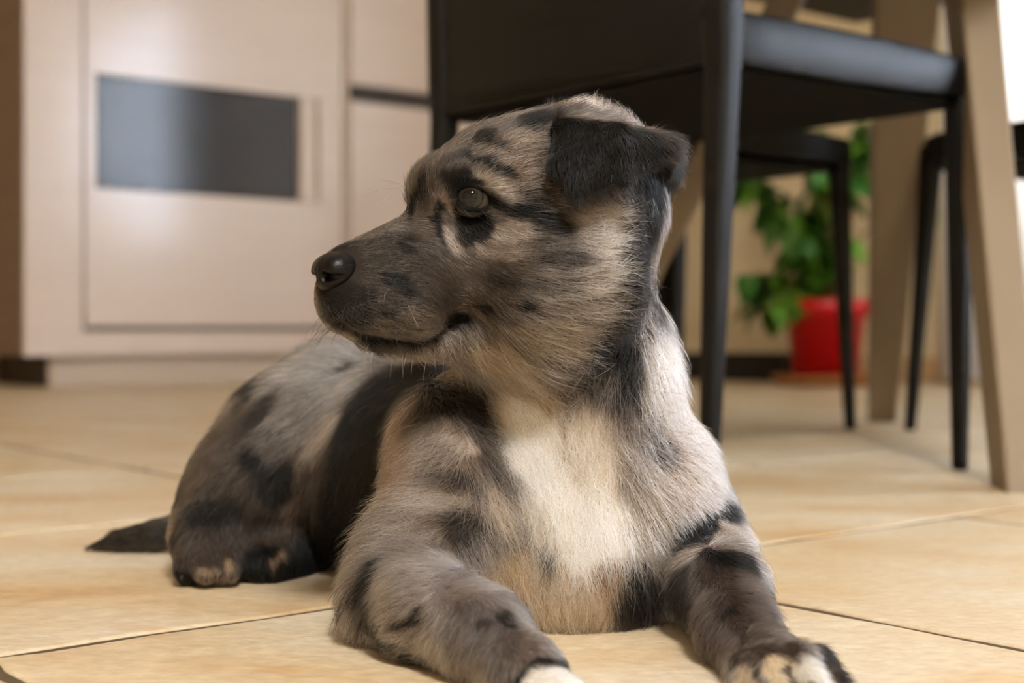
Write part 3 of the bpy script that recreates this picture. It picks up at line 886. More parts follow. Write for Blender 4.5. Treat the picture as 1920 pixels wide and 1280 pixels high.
# (px, py, rx, ry, turn, colour, depth radius in px or 0, softness)
PATCH = [
 (1000, 420, 300, 260, 0, c8(112, 101, 92)),
 # trunk and flank
 (900, 900, 260, 300, 0, G), (640, 890, 120, 230, 22, K, 260), (770, 730, 130, 70, 10, K, 200), (620, 1050, 110, 70, 0, K, 200), (690, 960, 60, 160, 0, K),
 # thigh
 (470, 880, 160, 160, 0, c8(96, 84, 74)), (600, 690, 110, 100, 0, c8(150, 144, 140), 260), (550, 780, 85, 60, 30, c8(136, 128, 122)), (500, 830, 50, 30, 40, c8(112, 102, 94)),
 (650, 950, 66, 160, 14, K, 150), (690, 800, 60, 110, 20, K, 150), (655, 690, 11, 30, 40, K), (605, 815, 14, 66, 38, c8(176, 160, 146)), (547, 925, 13, 72, 10, c8(128, 110, 94)), (490, 770, 16, 60, 38, D), (520, 905, 36, 40, 0, c8(40, 35, 32)), (470, 860, 30, 20, 40, c8(34, 30, 28)), (400, 965, 60, 30, 0, c8(50, 43, 38)),
 (385, 1030, 75, 45, 0, c8(92, 80, 72)), (388, 1072, 18, 10, 0, c8(164, 145, 122)), (428, 1068, 11, 15, 0, c8(164, 146, 122)), (390, 1102, 60, 18, 0, c8(24, 20, 20)), (490, 985, 30, 20, 0, c8(78, 66, 58)), (500, 1065, 45, 40, 0, K), (520, 1050, 20, 8, -50, TN),
 (250, 1010, 120, 40, 0, c8(72, 64, 56)),
 # near shoulder
 (800, 860, 90, 180, 0, c8(148, 132, 117)), (745, 850, 28, 120, -5, c8(156, 126, 102)), (845, 745, 70, 42, 15, c8(70, 62, 54)), (790, 780, 30, 40, 0, c8(96, 84, 72)), (925, 850, 26, 95, -22, c8(104, 94, 85)), (905, 780, 26, 45, -30, c8(58, 52, 47)), (860, 830, 45, 18, 20, c8(196, 184, 174)), (850, 900, 60, 14, 15, c8(92, 82, 74)), (830, 940, 70, 18, 10, c8(188, 174, 160)), (870, 990, 48, 38, 20, c8(84, 75, 66)), (940, 960, 22, 60, -25, c8(200, 182, 160)), (780, 1000, 50, 20, 0, c8(150, 136, 122)),
 # near forearm
 (800, 1130, 170, 110, 15, c8(152, 142, 138)), (900, 1210, 120, 70, 35, c8(120, 110, 104)), (690, 1078, 14, 36, 25, c8(28, 26, 27)), (668, 1120, 10, 24, 10, c8(40, 36, 34)), (772, 1158, 34, 9, -42, c8(30, 28, 29)), (745, 1172, 20, 8, -30, c8(48, 43, 41)), (960, 1165, 40, 8, 35, c8(62, 56, 53)), (905, 1170, 24, 8, -20, c8(84, 77, 73)), (690, 1235, 90, 44, 20, c8(108, 92, 72)), (720, 1262, 60, 12, 25, c8(52, 46, 40)), (1060, 1300, 105, 50, 15, WH),
 # chest: white blaze
 (1210, 870, 150, 190, 0, c8(190, 174, 158)), (1300, 900, 90, 150, 0, c8(196, 180, 168)), (1290, 760, 70, 90, -20, c8(208, 192, 180)), (1250, 680, 48, 64, -10, c8(206, 193, 183)),
 (1205, 815, 42, 55, -10, c8(132, 121, 110)), (1240, 850, 40, 28, 20, c8(118, 108, 99)), (1190, 900, 34, 70, -8, c8(160, 146, 130)), (1215, 990, 60, 60, 20, c8(178, 162, 142)),
 (980, 770, 62, 62, -20, c8(234, 216, 192)), (1010, 830, 66, 90, -22, WH), (1060, 930, 74, 120, -10, WH), (1110, 860, 45, 90, -8, c8(238, 224, 206)), (1105, 1010, 90, 70, 0, WH), (1066, 850, 5, 60, -14, c8(196, 170, 136)),
 (1000, 1110, 90, 70, 25, c8(206, 182, 146)), (1060, 1140, 130, 60, 0, c8(210, 184, 146)), (1150, 1085, 44, 30, -10, c8(164, 130, 92)), (1028, 1050, 13, 20, 15, c8(58, 51, 44)), (1010, 985, 26, 60, -25, c8(218, 204, 184)), (1200, 1120, 60, 60, 0, c8(46, 39, 34)),
 # far foreleg
 (1370, 1120, 140, 130, 0, c8(90, 76, 66), 180), (1390, 1000, 60, 16, 12, c8(170, 152, 138)), (1425, 1050, 22, 60, -12, c8(170, 152, 138)), (1310, 1000, 70, 17, -32, K), (1370, 960, 48, 16, -20, K), (1402, 955, 20, 50, -12, c8(22, 20, 20)), (1350, 1045, 54, 13, 10, c8(34, 30, 29)), (1395, 1050, 26, 16, 20, c8(28, 25, 25)), (1272, 1110, 26, 70, 0, c8(46, 39, 35)), (1365, 1145, 14, 8, 0, c8(36, 31, 30)), (1440, 1150, 18, 9, 0, c8(48, 41, 37)),  # the dark inner-leg patch has its shade painted in
 (1440, 1235, 130, 50, 20, c8(96, 82, 70)), (1400, 1275, 34, 34, 20, c8(196, 176, 148)), (1462, 1262, 36, 46, -15, c8(222, 204, 176)), (1528, 1258, 32, 42, -25, c8(232, 226, 216)), (1490, 1275, 6, 34, -25, c8(66, 56, 48)), (1575, 1250, 16, 40, -30, c8(92, 80, 72)), (1425, 1270, 6, 30, -15, c8(70, 60, 50)),
 # head
 (720, 540, 150, 100, 0, c8(86, 76, 67)), (640, 580, 60, 60, 0, c8(54, 48, 43)), (715, 470, 90, 34, -22, c8(80, 71, 62)), (800, 320, 80, 70, 0, c8(95, 84, 74)), (970, 290, 60, 70, 20, c8(135, 118, 103)), (1030, 310, 24, 70, 0, c8(82, 68, 54)),
 (705, 420, 66, 12, -26, c8(22, 20, 19)), (775, 372, 9, 44, 22, c8(30, 27, 26)), (790, 345, 7, 30, 10, c8(46, 41, 38)), (748, 372, 10, 32, 10, c8(97, 82, 68)), (757, 460, 20, 18, 0, c8(28, 25, 24)), (742, 524, 28, 13, 10, c8(24, 22, 21)), (765, 548, 22, 12, 10, c8(32, 28, 27)),
 (700, 545, 8, 6, 0, c8(34, 30, 28)), (722, 580, 9, 6, 0, c8(34, 30, 28)), (760, 590, 9, 6, 0, c8(40, 35, 32)), (690, 585, 8, 6, 0, c8(34, 30, 28)), (735, 600, 8, 5, 0, c8(38, 34, 31)), (790, 575, 9, 6, 0, c8(42, 37, 34)),
 (790, 600, 60, 26, -8, c8(113, 102, 91)), (740, 615, 50, 12, 5, c8(106, 95, 84)),
 (740, 662, 120, 24, 5, c8(151, 124, 91)), (660, 640, 34, 22, 40, c8(82, 66, 50)), (862, 640, 40, 34, 0, c8(147, 135, 122)), (745, 641, 90, 7, 0, K), (690, 632, 40, 7, 18, K), (815, 628, 30, 8, -18, K), (862, 604, 24, 16, -15, c8(22, 20, 20)),  # black lips, with the shade of the mouth crease in the colour
 (830, 375, 26, 28, 30, c8(167, 154, 145)), (845, 350, 20, 20, 0, c8(86, 77, 70)), (925, 348, 52, 18, 28, c8(172, 160, 149)), (975, 372, 30, 12, 20, c8(158, 145, 135)),
 (826, 425, 15, 46, -12, c8(26, 23, 23)), (846, 448, 12, 34, -22, c8(176, 163, 154)), (958, 432, 56, 22, -8, c8(167, 154, 144)), (940, 470, 60, 16, 10, c8(153, 140, 129)),
 (886, 373, 40, 28, 8, K), (935, 385, 26, 9, 14, c8(30, 26, 25)), (890, 424, 34, 34, 10, K), (855, 330, 30, 14, -10, c8(42, 37, 35)), (875, 345, 34, 8, -8, K),
 (905, 298, 44, 9, 22, c8(26, 23, 23)), (945, 318, 36, 10, 28, c8(34, 30, 29)), (808, 272, 26, 18, -40, c8(30, 29, 31)), (845, 295, 22, 14, 0, c8(70, 62, 56)), (908, 254, 20, 24, 20, c8(28, 26, 26)), (935, 270, 30, 8, 30, c8(48, 42, 40)), (860, 250, 24, 10, -30, c8(84, 74, 66)),
 (1006, 225, 36, 34, 10, c8(22, 20, 20)), (1010, 405, 60, 20, 12, c8(30, 27, 26)), (1050, 430, 44, 14, 0, c8(44, 38, 36)), (1000, 370, 30, 12, 20, c8(66, 57, 51)),
 (1180, 560, 110, 160, 0, c8(135, 122, 109)), (1120, 425, 50, 46, 0, c8(160, 148, 136)), (1125, 510, 54, 80, 10, c8(160, 148, 136)), (1150, 440, 22, 60, 0, c8(178, 165, 152)), (1060, 480, 60, 16, 5, c8(74, 66, 60)), (1010, 545, 90, 14, 8, c8(82, 74, 67)), (930, 520, 60, 14, 10, c8(91, 82, 75)), (1060, 570, 80, 24, 10, c8(135, 124, 111)), (985, 576, 16, 11, 0, c8(30, 27, 26)), (1090, 524, 16, 9, 0, c8(58, 51, 47)), (908, 580, 18, 9, 0, c8(54, 48, 44)), (960, 600, 50, 10, 5, c8(84, 76, 69)),
 (1050, 640, 110, 40, 10, c8(160, 145, 127)), (960, 640, 50, 20, 15, c8(126, 111, 93)),
 # neck
 (1240, 460, 24, 70, 0, c8(164, 142, 122)), (1246, 560, 22, 90, 0, c8(206, 186, 166)),
 (1225, 355, 52, 56, 0, K), (1215, 420, 34, 70, 0, K), (1198, 520, 30, 110, 6, K), (1152, 630, 42, 70, 25, c8(24, 22, 22)), (1178, 700, 30, 62, 0, K), (1110, 720, 40, 34, 20, c8(88, 80, 73)), (1160, 760, 30, 24, 0, c8(72, 66, 62)), (1190, 650, 16, 40, 5, c8(52, 47, 46)),
 (950, 690, 70, 40, 25, c8(176, 156, 126)), (870, 700, 50, 30, 0, c8(132, 114, 88)), (885, 735, 40, 18, 15, c8(66, 57, 46)), (1000, 740, 60, 26, 25, c8(190, 164, 128)),
 # crown tufts and ear
 (1100, 192, 60, 24, 0, c8(218, 192, 170)), (1175, 205, 46, 18, 12, c8(150, 130, 112)), (1040, 205, 26, 24, 0, c8(110, 96, 84)),
]
def vnoise(P, wl, seed, n=6):
    r = np.random.default_rng(seed)
    o = np.zeros(len(P))
    for i in range(n):
        k = r.normal(size=3); k *= 2 * math.pi / (wl * r.uniform(.7, 1.5)) / np.linalg.norm(k)
        o += np.sin(P @ k + r.uniform(0, 6.28))
    return o / math.sqrt(n / 2) / 1.6
PC = []
for p in PATCH:
    c = skin(p[0], p[1]); s = np.linalg.norm(c - np.array(CAM0)) / FPX
    rz = (p[6] if len(p) > 6 else max(p[2], p[3], 40) * 1.1) * s
    a = math.radians(p[4]); ca, sa = math.cos(a), math.sin(a)
    PC.append((c, p[2] * s, p[3] * s, max(rz, .012), ca, sa, p[5]))
def tri_dist(P, a, b, c):
    nor = np.cross(b - a, a - c); nn = nor @ nor
    best = None; ins = 0
    for p0, p1 in ((a, b), (b, c), (c, a)):
        e_ = p1 - p0; pp = P - p0
        ins = ins + np.sign(pp @ np.cross(e_, nor))
        t = np.clip(pp @ e_ / (e_ @ e_), 0, 1)
        dd = ((pp - t[:, None] * e_) ** 2).sum(-1)
        best = dd if best is None else np.minimum(best, dd)
    return np.sqrt(np.where(ins < 2.0, best, ((P - a) @ nor) ** 2 / nn))
def coat(P, root=None):
    root = P if root is None else root
    jit = np.stack([vnoise(P, .012, 11), vnoise(P, .012, 12), vnoise(P, .012, 13)], 1) * .0016 + np.stack([vnoise(P, .004, 21), vnoise(P, .004, 22), vnoise(P, .004, 23)], 1) * .0007
    Pj = P + jit
    # the side we do not see: grey merle with irregular black blotches
    m = vnoise(P, .05, 31) + .5 * vnoise(P, .02, 32)
    w = np.clip((m - .15) / .25, 0, 1)[:, None]
    col = c8(130, 118, 110) * (1 - w) + K * w
    for c, rx, ry, rz, ca, sa, cc in PC:
        d = Pj - c
        x = d[:, 0] * ca - d[:, 2] * sa
        y = d[:, 0] * sa + d[:, 2] * ca
        q = np.sqrt((x / rx) ** 2 + (y / ry) ** 2 + (d[:, 1] / rz) ** 2)
        soft = .22 if min(rx, ry) > .008 else .32
        w = np.clip((1 + soft - q) / (2 * soft), 0, 1)[:, None]
        w = w * w * (3 - 2 * w)
        col = col * (1 - w) + cc * w
    # both ears are black all over, browner along the rear fold
    ed = np.min([tri_dist(root, *t) for t in EAR_T], axis=0)
    w = np.clip((.0092 - ed) / .0024, 0, 1)[:, None]
    zl = np.interp(root[:, 0], [A1[0], A3[0]], [A1[2], A3[2]]) + .0056
    w = w * np.clip((zl - root[:, 2]) / .002, 0, 1)[:, None]
    f = np.clip(1 - np.linalg.norm(P - A3, axis=1) / .014, 0, 1)[:, None] * .8
    col = col * (1 - w) + (EARK * (1 - f) + c8(84, 70, 60) * f) * w
    return np.clip(col ** 1.4, 0, .95)

# ---- skin surface
body = link('body', body_me, None, pup)
attr = body_me.attributes.new('coat', 'FLOAT_COLOR', 'POINT')
vc = coat(V) * .6
attr.data.foreach_set('color', np.concatenate([vc, np.ones((len(V), 1))], 1).astype(np.float32).ravel())
def coat_material():
    m = bpy.data.materials.new('puppy skin'); m.use_nodes = True
    n = m.node_tree.nodes; l = m.node_tree.links
    a = n.new('ShaderNodeAttribute'); a.attribute_name = 'coat'
    b = n['Principled BSDF']; b.inputs['Roughness'].default_value = .8; b.inputs['Specular IOR Level'].default_value = .15
    l.new(a.outputs['Color'], b.inputs['Base Color'])
    return m
body_me.materials.append(coat_material())
def fur_material():
    m = bpy.data.materials.new('puppy fur'); m.use_nodes = True
    n = m.node_tree.nodes; l = m.node_tree.links
    a = n.new('ShaderNodeAttribute'); a.attribute_name = 'coat'
    n.remove(n['Principled BSDF'])
    h = n.new('ShaderNodeBsdfHairPrincipled')
    h.parametrization = 'COLOR'
    h.inputs['IOR'].default_value = 1.38; h.inputs['Roughness'].default_value = .42; h.inputs['Radial Roughness'].default_value = .6
    h.inputs['Coat'].default_value = 0.0; h.inputs['Random Roughness'].default_value = .2
    l.new(a.outputs['Color'], h.inputs['Color'])
    l.new(h.outputs[0], n['Material Output'].inputs[0])
    return m

# ---- how the fur lies: (px, py, run right, run down, length mm, lift)
GUIDE = [
 (655, 545, 1, -.1, 3, .2), (740, 470, 1, -.3, 4, .25), (690, 450, 1, -.5, 3.5, .25), (740, 560, 1, .1, 4, .25), (700, 605, .9, .5, 4.5, .3), (632, 600, .5, .9, 4, .3), (700, 655, .4, 1, 7, .5), (770, 655, .5, 1, 8, .5), (830, 650, .6, .9, 9, .4), (860, 630, .5, .9, 9, .4),
 (790, 440, 1, .1, 5, .2), (830, 470, .8, .7, 6, .2), (848, 430, .4, 1, 6, .2), (860, 500, 1, .4, 6.5, .2), (930, 470, 1, .25, 9, .25), (1000, 490, 1, .1, 11, .3), (1090, 500, 1, -.1, 15, .35), (1140, 440, 1, -.45, 16, .35), (1150, 530, 1, 0, 19, .4), (1000, 560, 1, .15, 13, .3), (1090, 590, 1, .25, 19, .35), (900, 570, 1, .15, 8, .2), (930, 640, .9, .45, 14, .35), (1040, 660, .9, .5, 21, .35), (1000, 700, .8, .8, 22, .35),
 (885, 345, .4, -.9, 4, .15), (860, 340, .0, -1, 5, .2), (930, 350, .9, -.1, 7, .2), (930, 395, 1, .1, 7, .2), (890, 400, .6, .8, 5, .15), (805, 370, .1, -1, 6, .25), (800, 320, .2, -1, 7, .35), (755, 375, -.1, -1, 7, .4), (830, 275, .5, -.9, 8, .35), (900, 250, .7, -.6, 9, .35), (930, 300, .9, -.5, 9, .25), (980, 340, 1, -.3, 10, .25), (970, 400, 1, 0, 10, .25), (1010, 440, 1, .1, 11, .25), (990, 220, .5, -.9, 10, .4), (1090, 205, .1, -1, 13, .7), (1170, 210, .4, -.9, 12, .6), (1230, 240, .8, -.4, 11, .4),
 (1075, 270, 0, 1, 6, .2), (1140, 280, .2, 1, 6, .2), (1078, 350, .1, 1, 6, .25), (1150, 315, .3, 1, 6, .25), (1210, 260, .6, .7, 7, .25), (1268, 290, .8, .4, 9, .35), (1220, 335, .2, 1, 8, .3), (1240, 380, .3, .9, 10, .3),
 (1200, 440, .1, 1, 17, .3), (1195, 540, 0, 1, 21, .35), (1150, 640, -.1, 1, 24, .35), (1245, 560, .2, 1, 15, .35), (1180, 710, 0, 1, 24, .4), (1255, 680, .2, 1, 19, .35), (1310, 770, .5, .8, 16, .3),
 (930, 720, .5, .8, 22, .3), (960, 770, .3, 1, 25, .3), (1010, 830, .3, 1, 27, .3), (1060, 920, .15, 1, 27, .3), (1070, 1010, 0, 1, 24, .35), (1110, 780, .1, 1, 26, .35), (1130, 880, -.2, 1, 26, .35), (1180, 820, .5, .8, 24, .45), (1250, 820, 1, .2, 20, .35), (1330, 860, 1, .2, 14, .3), (1340, 940, 1, .2, 12, .25), (1260, 920, .7, .6, 18, .35), (1200, 980, .2, 1, 25, .45), (1130, 1050, -.1, 1, 24, .4), (1250, 1010, .3, 1, 22, .4),
 (850, 745, .4, .8, 20, .35), (900, 790, .6, .7, 22, .4), (840, 820, -.6, .6, 22, .4), (780, 830, -.7, .7, 18, .3), (745, 850, -.5, .9, 14, .25), (900, 880, .3, .9, 22, .4), (840, 900, -1, .35, 24, .45), (780, 940, -1, .35, 20, .4), (860, 960, -.9, .1, 20, .45), (880, 1010, .2, 1, 16, .4), (940, 930, .5, .9, 24, .35), (970, 1020, .5, .9, 22, .35), (780, 1010, -1, .25, 17, .4),
 (720, 1060, -1, .3, 11, .35), (660, 1110, -.7, .7, 14, .45), (650, 1180, -1, .25, 14, .45), (780, 1090, -1, .0, 9, .3), (780, 1150, -.9, .3, 9, .3), (860, 1100, .6, .5, 8, .3), (900, 1150, .1, 1, 7, .3), (870, 1220, -.4, 1, 8, .3), (980, 1210, .5, .9, 6, .3), (700, 1240, -.9, .4, 15, .45), (1040, 1280, .5, .8, 5, .3),
 (1000, 1080, .4, .9, 16, .3), (1000, 1140, .3, .9, 14, .3), (1090, 1140, 0, 1, 14, .3), (1150, 1100, -.2, 1, 15, .3),
 (1330, 985, -.3, .9, 10, .35), (1400, 950, .5, .9, 10, .35), (1385, 1010, .6, .6, 7, .3), (1340, 1060, .35, .9, 8, .25), (1290, 1100, .1, 1, 8, .3), (1400, 1070, .7, .7, 8, .3), (1400, 1140, .6, .8, 8, .25), (1330, 1150, .2, 1, 8, .3), (1350, 1220, .2, 1, 9, .3), (1450, 1190, .7, .7, 7, .25), (1430, 1250, .3, 1, 7, .3), (1500, 1240, .5, .9, 6, .25), (1570, 1240, .6, .8, 5, .25),
 (610, 670, -.5, .7, 15, .4), (660, 720, -.5, .8, 15, .35), (560, 760, -.7, .7, 15, .35), (480, 830, -.7, .7, 13, .35), (420, 920, -.5, .9, 11, .3), (360, 990, -.1, 1, 8, .3), (390, 1040, 0, 1, 4, .2), (350, 1060, 0, 1, 4, .2), (428, 1062, 0, 1, 4, .2), (540, 900, -.4, .9, 12, .3), (490, 985, -.3, .8, 6, .3), (500, 1060, 0, 1, 7, .3),
 (680, 850, -.6, .8, 16, .3), (620, 1000, -.5, .9, 15, .3), (740, 740, -.9, .3, 15, .3), (700, 680, -1, 0, 15, .35), (250, 1010, -1, .15, 7, .2), (320, 1000, -1, .1, 8, .2), (190, 1026, -1, .15, 6, .2),
]
GP, GD, GL = [], [], []
for g in GUIDE:
    GP.append(skin(g[0], g[1])); v = np.array((g[2], 0, -g[3])); GD.append(v / np.linalg.norm(v)); GL.append((g[4] * .001, g[5]))
# unseen back and far side: fur runs tailwards and down
for p, v, L in (((.12, .95, .06), (-.5, .8, -.3), 18), ((0, 1.02, .10), (-.7, .5, -.4), 18), ((.06, .92, .12), (-.6, .7, -.1), 18), ((.1, .88, .17), (-.2, .5, -.8), 20), ((.07, .82, .24), (.2, .4, -.8), 14), ((-.05, .80, .18), (.8, .2, .1), 8)):
    GP.append(np.array(p)); v = np.array(v); GD.append(v / np.linalg.norm(v)); GL.append((L * .001, .3))
GP, GD, GL = np.array(GP), np.array(GD), np.array(GL)
def comb(P):
    d2 = ((P[:, None, :] - GP[None]) ** 2).sum(-1)
    w = 1 / (d2 + .006 ** 2) ** 2
    w /= w.sum(1, keepdims=True)
    return w @ GD, w @ GL

# ---- strands
def strands(N):
    tri = np.concatenate([F[:, [0, 1, 2]], F[:, [0, 2, 3]]])
    a, b, c = V[tri[:, 0]], V[tri[:, 1]], V[tri[:, 2]]
    fn = np.cross(b - a, c - a); ar = np.linalg.norm(fn, axis=1) * .5
    # vertex normals
    vn = np.zeros_like(V)
    for i in range(3): np.add.at(vn, tri[:, i], fn)
    vn /= np.linalg.norm(vn, axis=1)[:, None] + 1e-12
    cen = (a + b + c) / 3
    dens = ar.copy()
    dens[cen[:, 2] < .0025] = 0
    _, gl = comb(cen)
    dens *= np.clip(.012 / gl[:, 0], .55, 2.6)
    dens *= np.where(fn[:, 1] / (2 * ar + 1e-15) > .35, .45, 1.0)
    for cc, r in ((eye_c, EYE_R * 1.02), (eye2_c, EYE_R * 1.02)):
        dens[((cen - cc) ** 2).sum(1) < (r + .0012) ** 2] = 0
    dens[((cen - NOSE_C) ** 2).sum(1) < .0128 ** 2] = 0
    ti = rng.choice(len(tri), N, p=dens / dens.sum())
    r1, r2 = np.sqrt(rng.random(N)), rng.random(N)
    w = np.stack([1 - r1, r1 * (1 - r2), r1 * r2], 1)
    P = (V[tri[ti]] * w[..., None]).sum(1)
    Nn = (vn[tri[ti]] * w[..., None]).sum(1); Nn /= np.linalg.norm(Nn, axis=1)[:, None]
    Dr, gl = comb(P)
    L, lift = gl[:, 0], gl[:, 1]
    # lay into the tangent plane
    T = Dr - (Dr * Nn).sum(1)[:, None] * Nn
    T /= np.linalg.norm(T, axis=1)[:, None] + 1e-6
    # tufts: neighbours lean together
    wl = .007
    tuft = np.stack([vnoise(P, wl, s, 5) for s in (41, 42, 43)], 1) + .6 * np.stack([vnoise(P, .0028, s, 5) for s in (51, 52, 53)], 1)
    amp = np.clip(L / .02, .25, 1.0)[:, None]
    T2 = T + .40 * amp * tuft + .16 * rng.normal(size=P.shape)
    T2 -= (T2 * Nn).sum(1)[:, None] * Nn
    T2 /= np.linalg.norm(T2, axis=1)[:, None] + 1e-6
    lift = np.clip(lift * (1 + .35 * rng.normal(size=N)), .05, 1.2)
    L = L * np.clip(1 + .22 * rng.normal(size=N), .35, 1.6)
    npt = 6
    out = np.zeros((N, npt, 3), np.float32)
    p = P - Nn * .0004
    out[:, 0] = p
    curl = rng.normal(size=(N, 3)) * .22 * amp
    for i in range(1, npt):
        f = i / (npt - 1)
        d = T2 + Nn * (lift * (1.25 - 1.15 * f))[:, None] + curl * (f - .3) + np.array((0, 0, -.12)) * f
        d /= np.linalg.norm(d, axis=1)[:, None]
        p = p + d * (L / (npt - 1))[:, None]
        p[:, 2] = np.maximum(p[:, 2], .0006)
        out[:, i] = p
    col = coat(out[:, 2].astype(float) + rng.normal(size=(N, 3)) * np.clip(L * .06, .0003, .0011)[:, None], P)
    g_ = col.mean(1, keepdims=True); col = g_ + (col - g_) * .6
    lum = np.exp(.18 * vnoise(P, .010, 61) + .20 * vnoise(P, .0035, 62) + .25 * rng.normal(size=N))
    # agouti salt and pepper in the grey
    grey = col.mean(1)
    salt = rng.random(N)
    col = col * lum[:, None]
    mid = (grey > .014) & (grey < .42)
    col[mid & (salt < .16)] *= .35
    hi = mid & (salt > .86); col[hi] = col[hi] * .4 + np.minimum(c8(222, 208, 192), col[hi] * 4) * .6
    dk = (grey < .02) & (salt > .985); col[dk] = c8(120, 112, 108)
    return out, np.clip(col, .002, .95), L
# ---- nose leather: own little field, with nostrils and the groove between them
hf = np.array((-.80, -.58, -.12)); hf /= np.linalg.norm(hf)          # where the muzzle points
hg = np.cross(hf, np.array((0, 0, 1.0))); hg /= np.linalg.norm(hg)
if hg[1] > 0: hg = -hg                                                # towards the lens
hu = np.cross(hg, hf); hu = hu if hu[2] > 0 else -hu
NOSE_C = Q(630, 508, .690)
def nose():
    c = NOSE_C
    N_ = Field(c - .022, c + .022, .0006)
    R = np.stack([hf, hg, hu], 1)
    N_.ell(c + hu * .0015, (.0105, .0118, .0082), R, .004)
    N_.ell(c - hu * .0045 + hf * .001, (.0085, .0085, .0066), R, .006)
    for s in (1, -1):
        N_.ell(c + hg * s * .0068 + hf * .0022 + hu * .0006, (.0068, .0055, .0064), R, .003)
        N_.cone(c + hg * s * .0050 + hf * .0105 - hu * .0022, c + hg * s * .0118 + hf * .0042 - hu * .0032, .0025, .0014, .0015, True)
        N_.cone(c + hg * s * .0050 + hf * .0105 - hu * .0022, c + hg * s * .0042 + hf * .0035 - hu * .0015, .0023, .0018, .0015, True)
    N_.cone(c + hf * .0118 + hu * .002, c + hf * .0105 - hu * .012, .0007, .0009, .0015, True)
    v, f = N_.mesh()
    v = relax(v, f, 1, .5)
    o = link('nose', np_mesh('nose', v - BASE, f), mat('nose leather', srgb(10, 9, 10), .28, .22, bump=(900, .5, .0006)), pup)
    tag(o, 'moist black nose')
nose()

# ---- eyes: dark wet ball with grey-brown iris
def eye_material():
    m = bpy.data.materials.new('eye'); m.use_nodes = True
    n = m.node_tree.nodes; l = m.node_tree.links
    b = n['Principled BSDF']; b.inputs['Roughness'].default_value = .04; b.inputs['Specular IOR Level'].default_value = .35
    tc = n.new('ShaderNodeTexCoord'); sp = n.new('ShaderNodeSeparateXYZ'); l.new(tc.outputs['Object'], sp.inputs[0])
    x2 = n.new('ShaderNodeMath'); x2.operation = 'MULTIPLY'; l.new(sp.outputs[0], x2.inputs[0]); l.new(sp.outputs[0], x2.inputs[1])
    y2 = n.new('ShaderNodeMath'); y2.operation = 'MULTIPLY_ADD'; l.new(sp.outputs[1], y2.inputs[0]); l.new(sp.outputs[1], y2.inputs[1]); l.new(x2.outputs[0], y2.inputs[2])
    sq = n.new('ShaderNodeMath'); sq.operation = 'SQRT'; l.new(y2.outputs[0], sq.inputs[0])
    ml = n.new('ShaderNodeMath'); ml.operation = 'DIVIDE'; ml.inputs[1].default_value = EYE_R; l.new(sq.outputs[0], ml.inputs[0])
    r = n.new('ShaderNodeValToRGB'); e = r.color_ramp.elements
    e[0].position = 0; e[0].color = (.003, .003, .004, 1)
    e[1].position = .33; e[1].color = (.004, .004, .004, 1)
    for p, c in ((.38, (.012, .010, .008)), (.50, (.026, .022, .015)), (.575, (.024, .022, .017)), (.63, (.006, .005, .005)), (.72, (.05, .04, .035))):
        k = e.new(p); k.color = (*c, 1)
    l.new(ml.outputs[0], r.inputs[0]); l.new(r.outputs[0], b.inputs['Base Color'])
    return m
def eyeball(c, gaze, name='eye'):
    bm = bmesh.new(); bmesh.ops.create_uvsphere(bm, u_segments=40, v_segments=28, radius=EYE_R)
    for v_ in bm.verts:                              # cornea bulge
        r_ = math.hypot(v_.co.x, v_.co.y) / EYE_R
        if v_.co.z > 0 and r_ < .6: v_.co.z += EYE_R * .10 * (1 - (r_ / .6) ** 2)
    o = from_bm(name, bm, M_EYE, pup, True)
    o.location = Vector(c - BASE)
    o.rotation_euler = Vector(gaze).to_track_quat('Z', 'Y').to_euler()
    return o
M_EYE = eye_material()
tag(eyeball(eye_c, (-.10, -1, .06)), 'grey-brown eye with dark rim')
eyeball(eye2_c, (-.75, .55, .1))

# ---- claws
M_CLAW = mat('claw', srgb(34, 29, 27), .35, .5)
def claw(a, b, r):
    a = Q(*a); b = Q(*b); d = (b - a) / np.linalg.norm(b - a)
    L = r * 3.2
    bm = bmesh.new()
    p0 = b + d * r * .2
    pts = [p0 + d * L * t + np.array((0, 0, -.35 * L)) * t * t for t in (0, .35, .7, 1)]
    pts = [Vector((p[0], p[1], max(p[2], .0015))) - Vector(BASE) for p in pts]
    tube(bm, pts, [r, r * .8, r * .5, r * .12], 8)
    from_bm('claw', bm, M_CLAW, pup, True)
for a, b in TOES: claw(a[:3], b[:3], .0024)
for a, b in HTOES: claw(a[:3], b[:3], .0022)

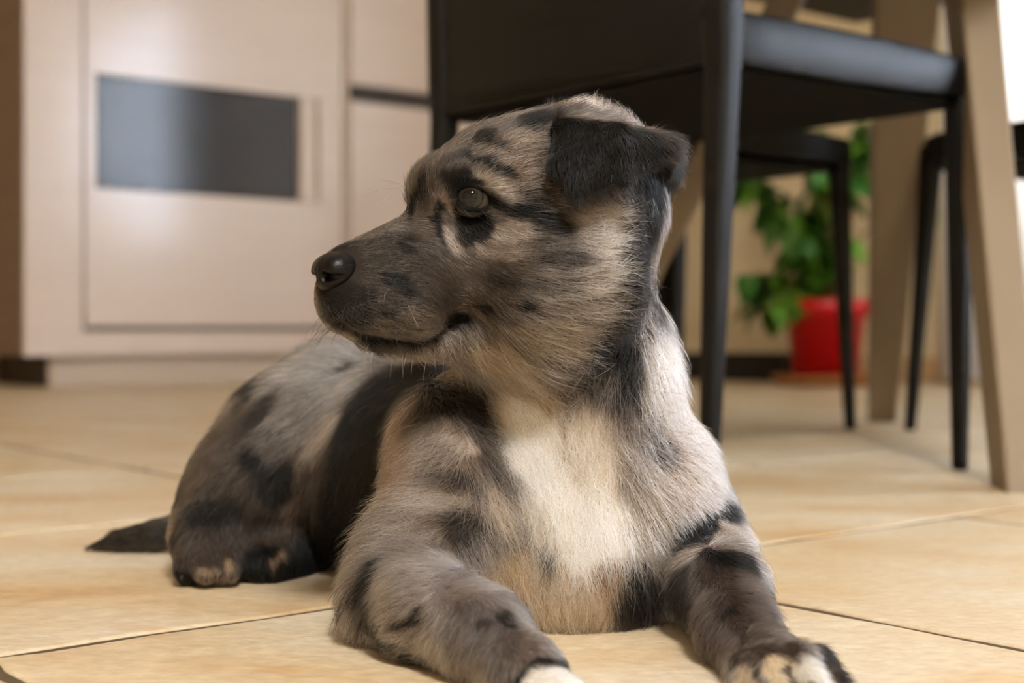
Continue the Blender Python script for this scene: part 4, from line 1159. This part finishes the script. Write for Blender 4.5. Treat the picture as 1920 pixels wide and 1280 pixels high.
# ---- fur
def fur_object(name, pts, rad, col, m):
    n, k = pts.shape[:2]
    hc = bpy.data.hair_curves.new(name)
    hc.add_curves([k] * n)
    hc.position_data.foreach_set('vector', np.ascontiguousarray(pts - BASE, np.float32).ravel())
    ra = hc.attributes.get('radius') or hc.attributes.new('radius', 'FLOAT', 'POINT')
    ra.data.foreach_set('value', rad.astype(np.float32).ravel())
    ca = hc.attributes.new('coat', 'FLOAT_COLOR', 'CURVE')
    ca.data.foreach_set('color', np.concatenate([col, np.ones((n, 1))], 1).astype(np.float32).ravel())
    hc.materials.append(m)
    o = bpy.data.objects.new(name, hc); COL.objects.link(o); o.parent = pup
    return o
M_FUR = fur_material()
NF = 330000
pts, col, L = strands(NF)
thick = np.clip(.00007 + L * .0022, .00007, .00012)
prof = np.array((1.0, 1.0, .9, .75, .5, .12))
o = fur_object('fur', pts, thick[:, None] * prof[None], col, M_FUR)
tag(o, kind='stuff')

# ---- whiskers and brow feelers
def whiskers():
    W_ = []; Cc = []
    rr = random.Random(5)
    spec = [(765, 572, 24, 30, WH), (728, 545, -4, 10, c8(150, 140, 130))]
    spec += [(rr.uniform(650, 800), rr.uniform(555, 610), rr.uniform(-14, 10), rr.uniform(14, 34), c8(26, 24, 24)) for _ in range(16)]
    spec += [(rr.uniform(620, 850), rr.uniform(640, 662), rr.uniform(-8, 14), rr.uniform(24, 46), c8(170, 148, 120)) for _ in range(14)]
    spec += [(rr.uniform(604, 640), rr.uniform(575, 625), rr.uniform(-34, -12), rr.uniform(6, 26), c8(40, 36, 34)) for _ in range(12)]
    spec += [(752, 352, -74, 10, c8(150, 136, 124)), (754, 360, -62, 22, c8(150, 136, 124)), (750, 345, -50, -6, c8(150, 136, 124))]
    for px, py, dx, dy, c in spec:
        p = skin(px, py)
        s = p[1] / FPX
        e = np.array((dx * s, -.012, -dy * s))
        W_.append([p + e * t + np.array((0, 0, -.004)) * t * t * (1 if dy > 0 else 0) + np.array((0, -.006, 0)) * math.sin(t * 3.0) for t in np.linspace(0, 1, 6)]); Cc.append(c)
    W_ = np.array(W_)
    o = fur_object('whiskers', W_, np.tile(np.array((.00013, .00012, .0001, .00009, .00006, .00002)), (len(W_), 1)), np.array(Cc), M_FUR)
    tag(o, kind='stuff')
whiskers()
